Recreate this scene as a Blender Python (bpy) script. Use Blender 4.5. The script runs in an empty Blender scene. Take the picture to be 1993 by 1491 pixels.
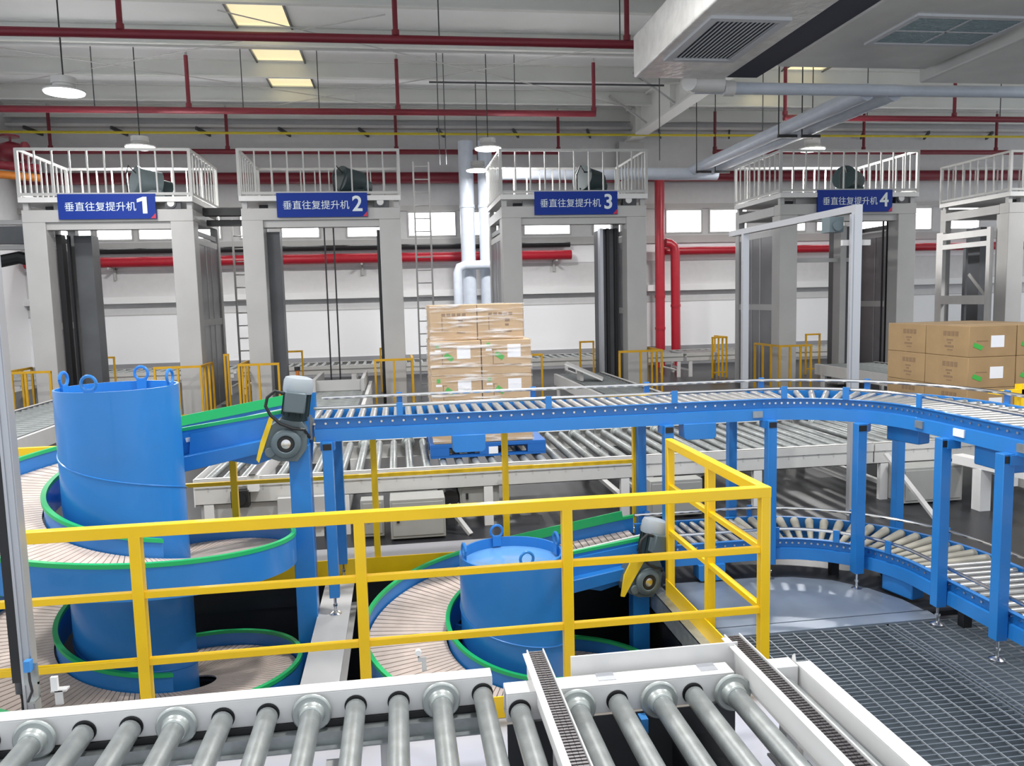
import bpy, bmesh, math, random
from mathutils import Vector, Matrix
random.seed(7)
SC = bpy.context.scene
C = SC.collection
PI = math.pi

# ------------------------------------------------------------------ camera, world, lights, exposure
CAM_H = 2.25
F_PX, PITCH, ROLL, YAW = 1533.7, 0.1051, -0.02496, 0.14196
def cam_axes():
    cp, sp = math.cos(PITCH), math.sin(PITCH)
    cy, sy = math.cos(YAW), math.sin(YAW)
    cr, sr = math.cos(ROLL), math.sin(ROLL)
    fwd = Vector((sy*cp, cy*cp, -sp)); right = Vector((cy, -sy, 0)); up = right.cross(fwd)
    return right*cr + up*sr, up*cr - right*sr, fwd
_r, _u, _f = cam_axes()
cam_data = bpy.data.cameras.new('camera')
cam_data.sensor_fit = 'HORIZONTAL'; cam_data.sensor_width = 36.0
cam_data.lens = F_PX/1993*36.0
cam_data.clip_start = 0.05; cam_data.clip_end = 200
cam = bpy.data.objects.new('camera', cam_data); C.objects.link(cam)
cam.matrix_world = Matrix(((_r.x, _u.x, -_f.x, 0), (_r.y, _u.y, -_f.y, 0), (_r.z, _u.z, -_f.z, CAM_H), (0, 0, 0, 1)))
SC.camera = cam

world = bpy.data.worlds.new('world'); SC.world = world
world.use_nodes = True
world.node_tree.nodes['Background'].inputs[0].default_value = (0.90, 0.95, 1.0, 1)
world.node_tree.nodes['Background'].inputs[1].default_value = 0.85
LAMP_WATTS = 200
PANE_GLOW = 5.0
SKY_GLOW = 0.62
SC.view_settings.view_transform = 'Standard'
SC.view_settings.look = 'None'
SC.view_settings.gamma = 1.0
SC.view_settings.use_curve_mapping = False
SC.view_settings.exposure = 0.40
SC.cycles.max_bounces = 8
SC.cycles.diffuse_bounces = 4
SC.cycles.glossy_bounces = 3
SC.cycles.transparent_max_bounces = 10
SC.cycles.sample_clamp_indirect = 6

# ------------------------------------------------------------------ materials
def mat(name, col, rough=0.5, metal=0.0, var=0.0, vscale=6.0, bump=0.0, bscale=40.0, spec=0.5, coat=0.0, emit=None):
    m = bpy.data.materials.new(name); m.use_nodes = True
    nt = m.node_tree; b = nt.nodes['Principled BSDF']
    b.inputs['Base Color'].default_value = (*col, 1)
    b.inputs['Roughness'].default_value = rough
    b.inputs['Metallic'].default_value = metal
    b.inputs['Specular IOR Level'].default_value = spec
    if coat: b.inputs['Coat Weight'].default_value = coat
    if emit:
        b.inputs['Emission Color'].default_value = (*emit[0], 1); b.inputs['Emission Strength'].default_value = emit[1]
    tc = nt.nodes.new('ShaderNodeTexCoord') if (var or bump) else None
    if var:
        n = nt.nodes.new('ShaderNodeTexNoise'); n.inputs['Scale'].default_value = vscale; n.inputs['Detail'].default_value = 5
        r = nt.nodes.new('ShaderNodeValToRGB')
        r.color_ramp.elements[0].position = 0.3; r.color_ramp.elements[1].position = 0.7
        r.color_ramp.elements[0].color = (*[c*(1-var) for c in col], 1)
        r.color_ramp.elements[1].color = (*[min(1, c*(1+var)) for c in col], 1)
        nt.links.new(tc.outputs['Object'], n.inputs['Vector']); nt.links.new(n.outputs['Fac'], r.inputs['Fac'])
        nt.links.new(r.outputs['Color'], b.inputs['Base Color'])
    if bump:
        n2 = nt.nodes.new('ShaderNodeTexNoise'); n2.inputs['Scale'].default_value = bscale; n2.inputs['Detail'].default_value = 4
        bp = nt.nodes.new('ShaderNodeBump'); bp.inputs['Strength'].default_value = bump; bp.inputs['Distance'].default_value = 0.02
        nt.links.new(tc.outputs['Object'], n2.inputs['Vector']); nt.links.new(n2.outputs['Fac'], bp.inputs['Height'])
        nt.links.new(bp.outputs['Normal'], b.inputs['Normal'])
    return m

BLUE = mat('blue_paint', (0.020, 0.195, 0.56), 0.36, var=0.05, vscale=3, coat=0.2)
YEL = mat('yellow_paint', (0.96, 0.60, 0.004), 0.35, var=0.04, vscale=4, coat=0.15)
YELD = mat('deep_yellow_paint', (0.66, 0.36, 0.01), 0.45, var=0.1, vscale=4)
WHT = mat('white_powder_coat', (0.74, 0.73, 0.72), 0.42, var=0.03, vscale=5)
GRY = mat('grey_powder_coat', (0.50, 0.49, 0.48), 0.5, var=0.04, vscale=2)
GRYL = mat('light_grey_paint', (0.46, 0.455, 0.45), 0.45, var=0.03, vscale=3)
GRYD = mat('dark_grey_panel', (0.10, 0.105, 0.115), 0.45, var=0.15, vscale=2)
PANEL = mat('smoked_panel', (0.17, 0.17, 0.185), 0.3, var=0.12, vscale=2)
GALV = mat('galvanised_steel', (0.40, 0.425, 0.425), 0.42, metal=0.75, var=0.16, vscale=14, bump=0.05, bscale=60)
CAPM = mat('grey_green_flange', (0.46, 0.49, 0.475), 0.38, metal=0.45, var=0.05, vscale=8)
STEEL = mat('polished_steel', (0.72, 0.72, 0.73), 0.22, metal=1.0)
ALU = mat('anodised_aluminium', (0.50, 0.51, 0.54), 0.35, metal=0.6)
GREEN = mat('green_plastic', (0.012, 0.42, 0.13), 0.42)
SLAT = mat('beige_slat', (0.62, 0.51, 0.45), 0.5, var=0.07, vscale=12)
TAPER = mat('beige_roller_sleeve', (0.38, 0.355, 0.29), 0.5, var=0.06)
BLACK = mat('black_plastic', (0.012, 0.012, 0.014), 0.45)
DARK = mat('dark_steel', (0.07, 0.073, 0.08), 0.45, metal=0.3)
MOT = mat('grey_green_motor', (0.115, 0.15, 0.165), 0.42, metal=0.15, var=0.06)
MOTD = mat('dark_green_motor', (0.014, 0.028, 0.032), 0.55, spec=0.3)
RED = mat('red_pipe_paint', (0.42, 0.014, 0.030), 0.35, var=0.06)
REDD = mat('dark_red_pipe_paint', (0.17, 0.010, 0.022), 0.45, var=0.06)
YPIPE = mat('yellow_gas_pipe', (0.55, 0.44, 0.01), 0.5)
LAG = mat('pale_blue_lagging', (0.60, 0.65, 0.74), 0.35, var=0.05, bump=0.12, bscale=9)
CARD = mat('brown_cardboard', (0.52, 0.36, 0.21), 0.75, var=0.07, vscale=5)
CARD2 = mat('tan_cardboard', (0.36, 0.235, 0.115), 0.75, var=0.08, vscale=5)
INK = mat('brown_print', (0.25, 0.16, 0.09), 0.8)
PAPER = mat('white_paper', (0.86, 0.87, 0.92), 0.6)
GSTK = mat('green_sticker', (0.05, 0.42, 0.06), 0.6)
SIGNB = mat('sign_blue', (0.008, 0.036, 0.28), 0.6, spec=0.25)
SIGNW = mat('sign_white', (0.75, 0.82, 0.85), 0.5)
SIGNR = mat('sign_red', (0.55, 0.02, 0.06), 0.5)
PALB = mat('blue_pallet_plastic', (0.012, 0.13, 0.46), 0.45)
WALLW = mat('white_wall_panel', (0.95, 0.95, 0.97), 0.5)
WALLG = mat('grey_wall_panel', (0.66, 0.655, 0.66), 0.6, var=0.03)
CEIL = mat('roof_deck', (0.88, 0.88, 0.88), 0.7, var=0.04, vscale=0.6)
PURL = mat('grey_green_purlin', (0.70, 0.71, 0.68), 0.6, var=0.05, vscale=1)
FLOORD = mat('dark_epoxy_floor', (0.026, 0.027, 0.031), 0.33, spec=0.28, var=0.25, vscale=1.2)
FLOORL = mat('pale_lavender_floor', (0.40, 0.41, 0.47), 0.3, var=0.08, vscale=2)
DECK = mat('blue_grey_deck_plate', (0.23, 0.27, 0.33), 0.35, metal=0.3, var=0.12, vscale=3)
GRATE = mat('zinc_grating', (0.30, 0.34, 0.38), 0.42, metal=0.6, var=0.1)
GRATEL = mat('bright_cross_rod', (0.40, 0.43, 0.46), 0.4, metal=0.5)
PIT = mat('pit_black', (0.012, 0.013, 0.017), 0.6)  # near-black colour carries the darkness of the unlit pit
FOIL = mat('foil_wrap', (0.74, 0.73, 0.71), 0.28, metal=0.1, var=0.1, vscale=5, bump=0.6, bscale=7)
DUCT = mat('duct_sheet', (0.66, 0.67, 0.66), 0.4, metal=0.15, var=0.06, vscale=2, bump=0.15, bscale=5)
GRIL = mat('grille_frame', (0.60, 0.62, 0.66), 0.5)
GLASSB = mat('teal_mesh', (0.26, 0.36, 0.40), 0.4, var=0.08)
NAVY = mat('dark_navy', (0.045, 0.05, 0.075), 0.7)
GLOW = mat('lamp_diffuser', (0.9, 0.9, 0.9), 0.5, emit=((1.0, 1.0, 1.0), 9.0))
PANE = mat('window_daylight', (0.9, 0.9, 0.9), 0.3, emit=((0.96, 0.98, 1.0), PANE_GLOW))
SKYL = mat('skylight_panel', (0.5, 0.46, 0.36), 0.5, emit=((1.0, 0.86, 0.50), SKY_GLOW))
LIDM = mat('pale_blue_lid', (0.16, 0.40, 0.74), 0.28, coat=0.8)  # paler than the drum: glare on the lid put into its colour
ORANGE = mat('orange_post', (0.50, 0.16, 0.02), 0.5)
PBLUE = mat('sensor_blue', (0.05, 0.25, 0.62), 0.4)

def wrap_material():
    m = bpy.data.materials.new('clear_stretch_film'); m.use_nodes = True
    nt = m.node_tree; nt.nodes.clear()
    out = nt.nodes.new('ShaderNodeOutputMaterial'); mix = nt.nodes.new('ShaderNodeMixShader')
    tr = nt.nodes.new('ShaderNodeBsdfTransparent'); gl = nt.nodes.new('ShaderNodeBsdfPrincipled')
    gl.inputs['Base Color'].default_value = (0.9, 0.86, 0.84, 1); gl.inputs['Roughness'].default_value = 0.18
    tc = nt.nodes.new('ShaderNodeTexCoord'); mp = nt.nodes.new('ShaderNodeMapping')
    mp.inputs['Scale'].default_value = (1.6, 1.6, 17)
    n = nt.nodes.new('ShaderNodeTexNoise'); n.inputs['Scale'].default_value = 1.6; n.inputs['Detail'].default_value = 4
    r = nt.nodes.new('ShaderNodeValToRGB')
    r.color_ramp.elements[0].position = 0.53; r.color_ramp.elements[0].color = (0.07, 0.07, 0.07, 1)
    r.color_ramp.elements[1].position = 0.70; r.color_ramp.elements[1].color = (0.95, 0.95, 0.95, 1)  # noise streaks paint pale highlights onto the film
    bp = nt.nodes.new('ShaderNodeBump'); bp.inputs['Strength'].default_value = 0.6; bp.inputs['Distance'].default_value = 0.03
    L = nt.links.new
    L(tc.outputs['Object'], mp.inputs['Vector']); L(mp.outputs['Vector'], n.inputs['Vector'])
    L(n.outputs['Fac'], r.inputs['Fac']); L(n.outputs['Fac'], bp.inputs['Height'])
    L(bp.outputs['Normal'], gl.inputs['Normal'])
    L(r.outputs['Color'], mix.inputs['Fac']); L(tr.outputs[0], mix.inputs[1]); L(gl.outputs[0], mix.inputs[2])
    L(mix.outputs[0], out.inputs['Surface'])
    return m
WRAP = wrap_material()

# ------------------------------------------------------------------ mesh builder
class MB:
    def __init__(s): s.v = []; s.f = []; s.mi = []; s.cur = 0
    def mat(s, i): s.cur = i; return s
    def face(s, idx): s.f.append(tuple(idx)); s.mi.append(s.cur)
    def box(s, a, b):
        x0, y0, z0 = [min(p, q) for p, q in zip(a, b)]; x1, y1, z1 = [max(p, q) for p, q in zip(a, b)]
        n = len(s.v)
        s.v += [Vector(p) for p in ((x0,y0,z0),(x1,y0,z0),(x1,y1,z0),(x0,y1,z0),(x0,y0,z1),(x1,y0,z1),(x1,y1,z1),(x0,y1,z1))]
        for q in ((0,3,2,1),(4,5,6,7),(0,1,5,4),(1,2,6,5),(2,3,7,6),(3,0,4,7)): s.face([n+i for i in q])
        return s
    def bar(s, p0, p1, w, h, up=(0,0,1)):
        p0, p1 = Vector(p0), Vector(p1); d = (p1-p0).normalized(); up = Vector(up)
        if abs(d.dot(up)) > 0.99: up = Vector((0,1,0))
        side = d.cross(up).normalized(); u2 = side.cross(d)
        n = len(s.v)
        for p in (p0, p1):
            for a, b in ((-1,-1),(1,-1),(1,1),(-1,1)): s.v.append(p+side*(a*w/2)+u2*(b*h/2))
        for q in ((3,2,1,0),(4,5,6,7),(0,1,5,4),(1,2,6,5),(2,3,7,6),(3,0,4,7)): s.face([n+i for i in q])
        return s
    def cyl(s, p0, p1, r, seg=16, r1=None, caps=True):
        p0, p1 = Vector(p0), Vector(p1); d = (p1-p0).normalized()
        up = Vector((0,0,1)) if abs(d.z) < 0.9 else Vector((1,0,0))
        a = d.cross(up).normalized(); b = d.cross(a); n = len(s.v); r1 = r if r1 is None else r1
        for p, rr in ((p0, r), (p1, r1)):
            for k in range(seg):
                t = 2*PI*k/seg; s.v.append(p+a*(math.cos(t)*rr)+b*(math.sin(t)*rr))
        for k in range(seg):
            k2 = (k+1) % seg; s.face((n+k, n+k2, n+seg+k2, n+seg+k))
        if caps: s.face([n+k for k in reversed(range(seg))]); s.face([n+seg+k for k in range(seg)])
        return s
    def tube(s, pts, r, seg=10):
        pts = [Vector(p) for p in pts]; rings = []; prev = None
        for i, p in enumerate(pts):
            d = (pts[min(i+1, len(pts)-1)] - pts[max(i-1, 0)]).normalized()
            if prev is None:
                up = Vector((0,0,1)) if abs(d.z) < 0.9 else Vector((1,0,0)); a = d.cross(up).normalized()
            else:
                a = (prev - d*prev.dot(d)).normalized()
            prev = a; b = d.cross(a); n = len(s.v)
            for k in range(seg):
                t = 2*PI*k/seg; s.v.append(p+a*(math.cos(t)*r)+b*(math.sin(t)*r))
            rings.append(n)
        for n, m in zip(rings, rings[1:]):
            for k in range(seg):
                k2 = (k+1) % seg; s.face((n+k, n+k2, m+k2, m+k))
        s.face([rings[0]+k for k in reversed(range(seg))]); s.face([rings[-1]+k for k in range(seg)])
        return s
    def lathe(s, prof, c=(0,0,0), axis=(0,0,1), seg=24):
        c = Vector(c); ax = Vector(axis).normalized()
        up = Vector((1,0,0)) if abs(ax.x) < 0.9 else Vector((0,1,0))
        a = ax.cross(up).normalized(); b = ax.cross(a); rings = []
        for r, h in prof:
            n = len(s.v); rings.append(n)
            for k in range(seg):
                t = 2*PI*k/seg; s.v.append(c+ax*h+a*(math.cos(t)*r)+b*(math.sin(t)*r))
        for n, m in zip(rings, rings[1:]):
            for k in range(seg):
                k2 = (k+1) % seg; s.face((n+k, n+k2, m+k2, m+k))
        if prof[0][0] > 1e-5: s.face([rings[0]+k for k in reversed(range(seg))])
        if prof[-1][0] > 1e-5: s.face([rings[-1]+k for k in range(seg)])
        return s
    def sweep(s, path, sec, closed=True):
        # path: [(pos, lateral)], sec: [(u along lateral, v along z)]
        rings = []
        for p, n_ in path:
            p = Vector(p); n_ = Vector(n_); k = len(s.v); rings.append(k)
            for u, v in sec: s.v.append(p+n_*u+Vector((0,0,v)))
        m = len(sec)
        for a, b in zip(rings, rings[1:]):
            for i in range(m if closed else m-1):
                j = (i+1) % m; s.face((a+i, a+j, b+j, b+i))
        if closed:
            s.face([rings[0]+i for i in reversed(range(m))]); s.face([rings[-1]+i for i in range(m)])
        return s
    def prism(s, poly, y0, y1, plane='xz'):
        n = len(s.v); m = len(poly)
        for y in (y0, y1):
            for a, b in poly:
                s.v.append(Vector((a, y, b)) if plane == 'xz' else (Vector((a, b, y)) if plane == 'xy' else Vector((y, a, b))))
        for i in range(m):
            j = (i+1) % m; s.face((n+i, n+j, n+m+j, n+m+i))
        s.face([n+i for i in reversed(range(m))]); s.face([n+m+i for i in range(m)])
        return s
    def mesh(s, mats, off=(0,0,0), name='mesh', ang=35):
        if not isinstance(mats, (list, tuple)): mats = [mats]
        o = Vector(off); me = bpy.data.meshes.new(name)
        me.from_pydata([tuple(p-o) for p in s.v], [], s.f)
        for m in mats: me.materials.append(m)
        if len(mats) > 1: me.polygons.foreach_set('material_index', s.mi)
        bm = bmesh.new(); bm.from_mesh(me); bmesh.ops.recalc_face_normals(bm, faces=bm.faces); bm.to_mesh(me); bm.free()
        me.polygons.foreach_set('use_smooth', [True]*len(me.polygons))
        me.set_sharp_from_angle(angle=math.radians(ang)); me.update()
        return me

def wloc(o):
    p = Vector((0,0,0))
    while o: p += o.location; o = o.parent
    return p
def link(name, data, parent=None, loc=(0,0,0), rot=None):
    o = bpy.data.objects.new(name, data); C.objects.link(o); o.parent = parent; o.location = loc
    if rot is not None: o.rotation_euler = rot
    return o
def props(o, label=None, cat=None, group=None, kind=None):
    if label: o['label'] = label
    if cat: o['category'] = cat
    if group: o['group'] = group
    if kind: o['kind'] = kind
    return o
def thing(name, label, cat, loc=(0,0,0), group=None):
    return props(link(name, None, None, loc), label, cat, group)
def P(name, mb, m, parent, bevel=0.0, ang=35, label=None):
    """a part whose mesh is given in world coordinates"""
    o = link(name, mb.mesh(m, wloc(parent) if parent else (0,0,0), name, ang), parent)
    if bevel:
        b = o.modifiers.new('bevel', 'BEVEL'); b.width = bevel; b.segments = 2; b.limit_method = 'ANGLE'
    if label: o['label'] = label
    return o
def I(name, me, parent, wpos, rot=None):
    """a part that shares mesh data, placed at a world position"""
    return link(name, me, parent, Vector(wpos)-(wloc(parent) if parent else Vector()), rot)
def S(name, mb, m, ang=35):
    return props(P(name, mb, m, None, ang=ang), kind='structure')
def T(name, mb, m, label, cat, group=None, bevel=0.0, ang=35):
    """a thing that is one mesh, origin at its base"""
    xs = [p.x for p in mb.v]; ys = [p.y for p in mb.v]; zs = [p.z for p in mb.v]
    loc = Vector(((min(xs)+max(xs))/2, (min(ys)+max(ys))/2, min(zs)))
    o = link(name, mb.mesh(m, loc, name, ang), None, loc)
    if bevel:
        b = o.modifiers.new('bevel', 'BEVEL'); b.width = bevel; b.segments = 2; b.limit_method = 'ANGLE'
    return props(o, label, cat, group)
def copy_tree(o, parent=None):
    c = o.copy(); C.objects.link(c); c.parent = parent
    for ch in list(o.children): copy_tree(ch, c)
    return c

# ------------------------------------------------------------------ the setting
S('floor', MB().box((-14, 6.55, -0.25), (24, 25.2, 0)).box((1.95, 4.86, -0.25), (24, 6.55, 0)).box((7.2, -3, -0.25), (24, 4.86, 0)), FLOORD)
S('floor_front', MB().box((-14, -3, -0.25), (1.95, 4.06, -0.002)), FLOORL)
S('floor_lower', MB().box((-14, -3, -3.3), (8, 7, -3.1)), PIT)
S('wall_pit', MB().box((1.96, 3.9, -3.1), (2.06, 6.6, -0.25)).box((-14, 6.56, -3.1), (2.0, 6.66, -0.25)).box((-14, 3.9, -3.1), (2.0, 3.96, -0.25)).box((-9, 3.9, -3.1), (-8.9, 6.6, 0.0)), PIT)  # front and left walls added to shut world light out of the pit
S('trim_pit_edge', MB().box((1.86, 4.06, -0.16), (1.90, 6.5, 0.0)).box((1.86, 4.06, -0.008), (1.95, 6.5, 0.004)).box((1.86,4.06,-0.16),(1.93,6.5,-0.15)), GALV)
S('trim_floor_edge', MB().box((-14, 6.56, -0.2), (1.95, 6.60, 0.004)).box((-14, 6.60, 0.0), (1.9, 7.25, 0.004)), mat('grey_floor_strip', (0.26,0.26,0.28), 0.5))
# deck plates
T('deck_plate', MB().prism([(1.97,4.88),(3.58,4.88),(3.56,5.08),(3.45,5.34),(3.28,5.55),(3.02,5.68),(2.80,5.72),(1.97,5.74)], 0.001, 0.010, 'xy'), DECK,
  'large smooth blue-grey steel plate on the floor behind the grating', 'floor plate')
T('deck_plate', MB().prism([(1.97,4.735),(3.60,4.735),(3.60,4.868),(1.97,4.868)], -0.004, 0.010, 'xy'), DECK,
  'narrow blue-grey steel strip between grating and large smooth plate', 'floor plate')
# grating panels: bearing bars along X, cross rods along Y
def grating(x0, x1, y0, y1, label):
    r = thing('floor_grating', label, 'grating', ((x0+x1)/2, (y0+y1)/2, -0.03), 'steel gratings of the walkway')
    b = MB(); y = y0+0.02
    while y < y1-0.01: b.box((x0, y-0.0025, -0.032), (x1, y+0.0025, -0.002)); y += 0.042
    P('bearing_bars', b, GRATE, r)
    b = MB(); x = x0+0.05
    while x < x1-0.01: b.box((x-0.0028, y0, -0.008), (x+0.0028, y1, 0.001)); x += 0.1
    P('cross_rods', b, GRATEL, r)
    P('edge_band', MB().box((x0, y0, -0.034), (x0+0.006, y1, 0)).box((x1-0.006, y0, -0.034), (x1, y1, 0)).box((x0, y1-0.006, -0.034), (x1, y1, 0)).box((x0, y0, -0.034), (x1, y0+0.006, 0)), GRATE, r)
grating(1.97, 3.19, 1.6, 4.73, 'grey steel floor grating beside the corner of the yellow railing')
grating(3.21, 5.2, 1.6, 4.73, 'grey steel floor grating under the feet of the two right blue posts')
grating(5.22, 7.19, 1.6, 4.73, 'grey steel floor grating at the far right edge of the walkway')
S('trim_grating_bearer', MB().box((3.15, 1.6, -0.2), (3.25, 4.73, -0.035)).box((5.16,1.6,-0.2),(5.26,4.73,-0.035)).box((1.95,1.6,-0.2),(2.0,4.73,-0.035)).box((1.95,4.70,-0.25),(7.2,4.86,-0.036)), DARK)

# back wall in horizontal bands (Y = 25)
YW = 25.0
b = MB(); b.box((-14, YW, 0), (26, YW+0.2, 0.45)); b.box((-14, YW, 2.08), (26, YW+0.2, 3.38)); b.box((-14, YW, 3.38), (26, YW+0.2, 4.26)); b.box((-14, YW, 5.06), (26, YW+0.2, 8.1))
S('wall_back', b, WALLG)
S('wall_back_panel', MB().box((-14, YW-0.02, 0.62), (26, YW+0.2, 2.08)).box((-14, YW-0.02, 3.40),(26, YW+0.1, 3.95)), WALLW)
S('trim_skirting', MB().box((-14, YW-0.06, 0.0), (26, YW+0.1, 0.62)), mat('grey_skirting', (0.33,0.33,0.35), 0.6))
S('trim_wall_ledge', MB().box((-14, YW-0.25, 2.42), (26, YW, 2.62)), mat('white_ledge', (0.85,0.85,0.85), 0.5))
S('trim_wall_beam', MB().box((-14, YW-0.12, 3.96), (26, YW, 4.2)).box((-14, YW-0.10, 5.06), (26, YW, 5.22)), GRY)
S('trim_wall_groove', MB().box((-14, YW-0.03, 2.06), (26, YW-0.005, 2.085)).box((-14, YW-0.03, 7.55),(26,YW-0.005,7.60)), GRY)
wx = [-11.2,-10.0,-8.75,-7.5,-6.25,-3.45,-2.2,-1.45,0.42,2.05,4.05,5.75,8.72,10.2,11.4,12.9,14.05,15.5,17.2,19.0]
wins = [(-9.9,-8.75),(-8.67,-7.62),(-7.5,-6.45),(-5.9,-5.1),(-4.6,-3.8),(-3.4,-2.22),(-1.45,-0.3),(0.42,1.95),(2.2,3.3),(4.05,5.6),(6.3,7.4),(8.72,9.98),(10.2,11.55),(12.4,13.6),(13.95,15.0),(15.3,16.6),(16.9,18.2),(18.6,20)]
b = MB(); edges = [-14]+[e for w in wins for e in w]+[26]
for i in range(0, len(edges), 2): b.box((edges[i], YW, 4.26), (edges[i+1], YW+0.2, 5.06))
S('wall_back_piers', b, WALLG)
for i, (a, c) in enumerate(wins):
    r = props(link('window_%d' % (i+1), None, None, ((a+c)/2, YW+0.02, 4.26)), kind='structure')
    P('window_frame', MB().box((a, YW-0.04, 4.26), (c, YW+0.06, 4.31)).box((a, YW-0.04, 5.0), (c, YW+0.06, 5.06)).box((a, YW-0.04, 4.31), (a+0.05, YW+0.06, 5.0)).box((c-0.05, YW-0.04, 4.31), (c, YW+0.06, 5.0)), GRY, r)
    P('window_pane', MB().box((a+0.05, YW+0.04, 4.31), (c-0.05, YW+0.05, 5.0)), PANE, r)
S('wall_left', MB().box((-10.9, 17.5, 0), (-10.7, 25, 4.3)), WALLW)
S('wall_left_upper', MB().box((-10.9, 17.5, 4.3), (-10.7, 25, 8.1)), WALLG)
# roof deck with the skylight strips left open
ZC = 8.1
b = MB()
sky = [(-3.06, -1.98), (10.3, 11.4)]
cuts = [-14, sky[0][0], sky[0][1], sky[1][0], sky[1][1], 26]
for i in (0, 2, 4): b.box((cuts[i], 3, ZC), (cuts[i+1], 25.2, ZC+0.12))
for a, c in sky: b.box((a, 3, ZC), (c, 13.2, ZC+0.12)).box((a, 22.55, ZC), (c, 25.2, ZC+0.12))
S('ceiling', b, CEIL)
for i, (a, c) in enumerate(sky):
    r = props(link('window_%d' % (30+i), None, None, ((a+c)/2, 19, ZC)), kind='structure')
    P('skylight_frame', MB().box((a-0.04, 13.2, ZC-0.05), (a, 22.5, ZC)).box((c, 13.2, ZC-0.05), (c+0.04, 22.5, ZC)), GRYD, r)
    P('skylight_pane', MB().box((a, 13.2, ZC+0.04), (c, 22.55, ZC+0.06)), SKYL, r)
for k, y in enumerate((5.85, 8.25, 10.65, 13.05, 15.45, 17.85, 20.25, 22.55, 24.6)):
    S('trim_%d' % (k+1), MB().box((-14, y, ZC-0.39), (26, y+0.02, ZC)).box((-14, y-0.10, ZC-0.40), (26, y+0.02, ZC-0.37)).box((-14, y-0.08, ZC-0.02), (26, y, ZC)), PURL)
# roof rafter with deep web, running to the back wall
S('trim_rafter', MB().box((7.46, 8, 7.12), (7.50, 24.9, 8.08)).box((7.28, 8, 7.08), (7.68, 24.9, 7.14)).box((7.30, 8, 8.02), (7.66, 24.9, 8.08)).box((7.30,23.5,7.14),(7.48,23.52,8.02)).box((7.30,20.5,7.14),(7.48,20.52,8.02)), mat('pale_rafter_paint', (0.76,0.76,0.73), 0.5))
b = MB()
for y in (17.85, 20.25, 22.55):
    b.bar((7.3, y-0.1, 7.2), (6.2, y-0.1, 7.95), 0.05, 0.05); b.bar((7.66, y-0.1, 7.2), (8.8, y-0.1, 7.95), 0.05, 0.05)
S('trim_rafter_braces', b, GRYL)
S('trim_wall_column', MB().box((7.1, 24.6, 0), (7.9, 25, 7.1)), GRYL)
# thin roof bracing rods
b = MB()
for x0, x1, y0, y1 in ((-12, 0, 15.5, 22.5), (0, -12, 15.5, 22.5), (-3, 7, 15.5, 22.5), (7, -3, 15.5, 22.5)):
    b.cyl((x0, y0, 7.6), (x1, y1, 7.6), 0.012, 6)
S('trim_roof_rods', b, GRY)

# ------------------------------------------------------------------ foreground pallet conveyor
ROLL_Z, ROLL_R = 0.605, 0.041
def roller_mesh(length, r=ROLL_R, seg=20):
    b = MB(); h = length/2
    b.lathe([(0.012, -h-0.012), (0.012, -h), (r*0.9, -h), (r, -h+0.006), (r, h-0.006), (r*0.9, h), (0.012, h), (0.012, h+0.012)], (0,0,0), (0,1,0), seg)
    return b.mesh(GALV, name='roller')
def flange_mesh():
    b = MB()
    b.lathe([(0.042, -0.056), (0.047, -0.052), (0.049, -0.030), (0.055, -0.021), (0.064, -0.019), (0.072, -0.020), (0.077, -0.017), (0.080, -0.011), (0.078, -0.004), (0.042, -0.003)], (0,0,0), (0,1,0), 28)
    return b.mesh(CAPM, name='flange_cap')
FL = flange_mesh()
FG_LEN = 1.42
RM = roller_mesh(FG_LEN)
HOLE_SHADE = MB().lathe([(0.0, -0.004), (0.0455, -0.004), (0.0455, -0.001), (0.0, -0.001)], (0,0,0), (0,1,0), 24).mesh(BLACK, name='hole_shade')  # black disc paints the dark of the hole round each roller end
def c_rail(b, x0, x1, y, top, w=0.075, h=0.122, t=0.006):
    """C channel along X: flange on top pointing away (+Y), web facing the rollers (-Y)"""
    b.box((x0, y, top-t), (x1, y+w, top)).box((x0, y, top-h), (x1, y+t, top-t)).box((x0, y+t, top-h), (x1, y+w, top-h+t))
    b.box((x0, y+w-t, top-h), (x1, y+w, top-t))

YF = 3.150   # web plane of the far rails (left module)
r = thing('roller_conveyor', 'nearest pallet conveyor module, its white rail filling the lower left of the photo', 'conveyor', (-0.7, 2.4, 0), 'foreground pallet conveyor modules')
b = MB(); c_rail(b, -2.5, 0.335, YF, 0.682); P('side_rail', b, WHT, r, 0.003)
b = MB(); b.box((-2.5, YF-FG_LEN-0.09, 0.56), (0.335, YF-FG_LEN-0.02, 0.682)); P('side_rail', b, WHT, r, 0.003)
xs0 = [-2.326+0.1745*i for i in range(16)]
for i, x in enumerate(xs0):
    if x > 0.31: break
    ro = I('roller', RM, r, (x, YF-FG_LEN/2-0.012, ROLL_Z))
    if (i-5) % 3 == 0: I('flange_cap', FL, ro, (x, YF-0.012, ROLL_Z))
    else: I('hole_shade', HOLE_SHADE, ro, (x, YF, ROLL_Z+0.003))
for x in (-1.9, -0.1):
    for y in (YF+0.035, YF-FG_LEN-0.055):
        P('leg', MB().box((x-0.04, y-0.03, 0), (x+0.04, y+0.03, 0.565)), WHT, r)
P('lower_channel', MB().box((-2.5, YF-0.055, 0.478), (0.33, YF-0.015, 0.535)).box((-2.5, YF-0.09, 0.478), (0.33, YF-0.055, 0.484)), GALV, r)
P('lower_skirt', MB().box((-2.5, YF-0.012, 0.45), (0.33, YF-0.004, 0.561)), BLACK, r)
for x in (-1.3, -0.35): P('cross_member', MB().box((x, YF-FG_LEN, 0.36), (x+0.06, YF-0.09, 0.44)), GRYL, r)
P('chain_guard', MB().box((-2.5, YF-FG_LEN-0.02, 0.5), (0.3, YF-FG_LEN+0.1, 0.53)), WHT, r)
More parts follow.
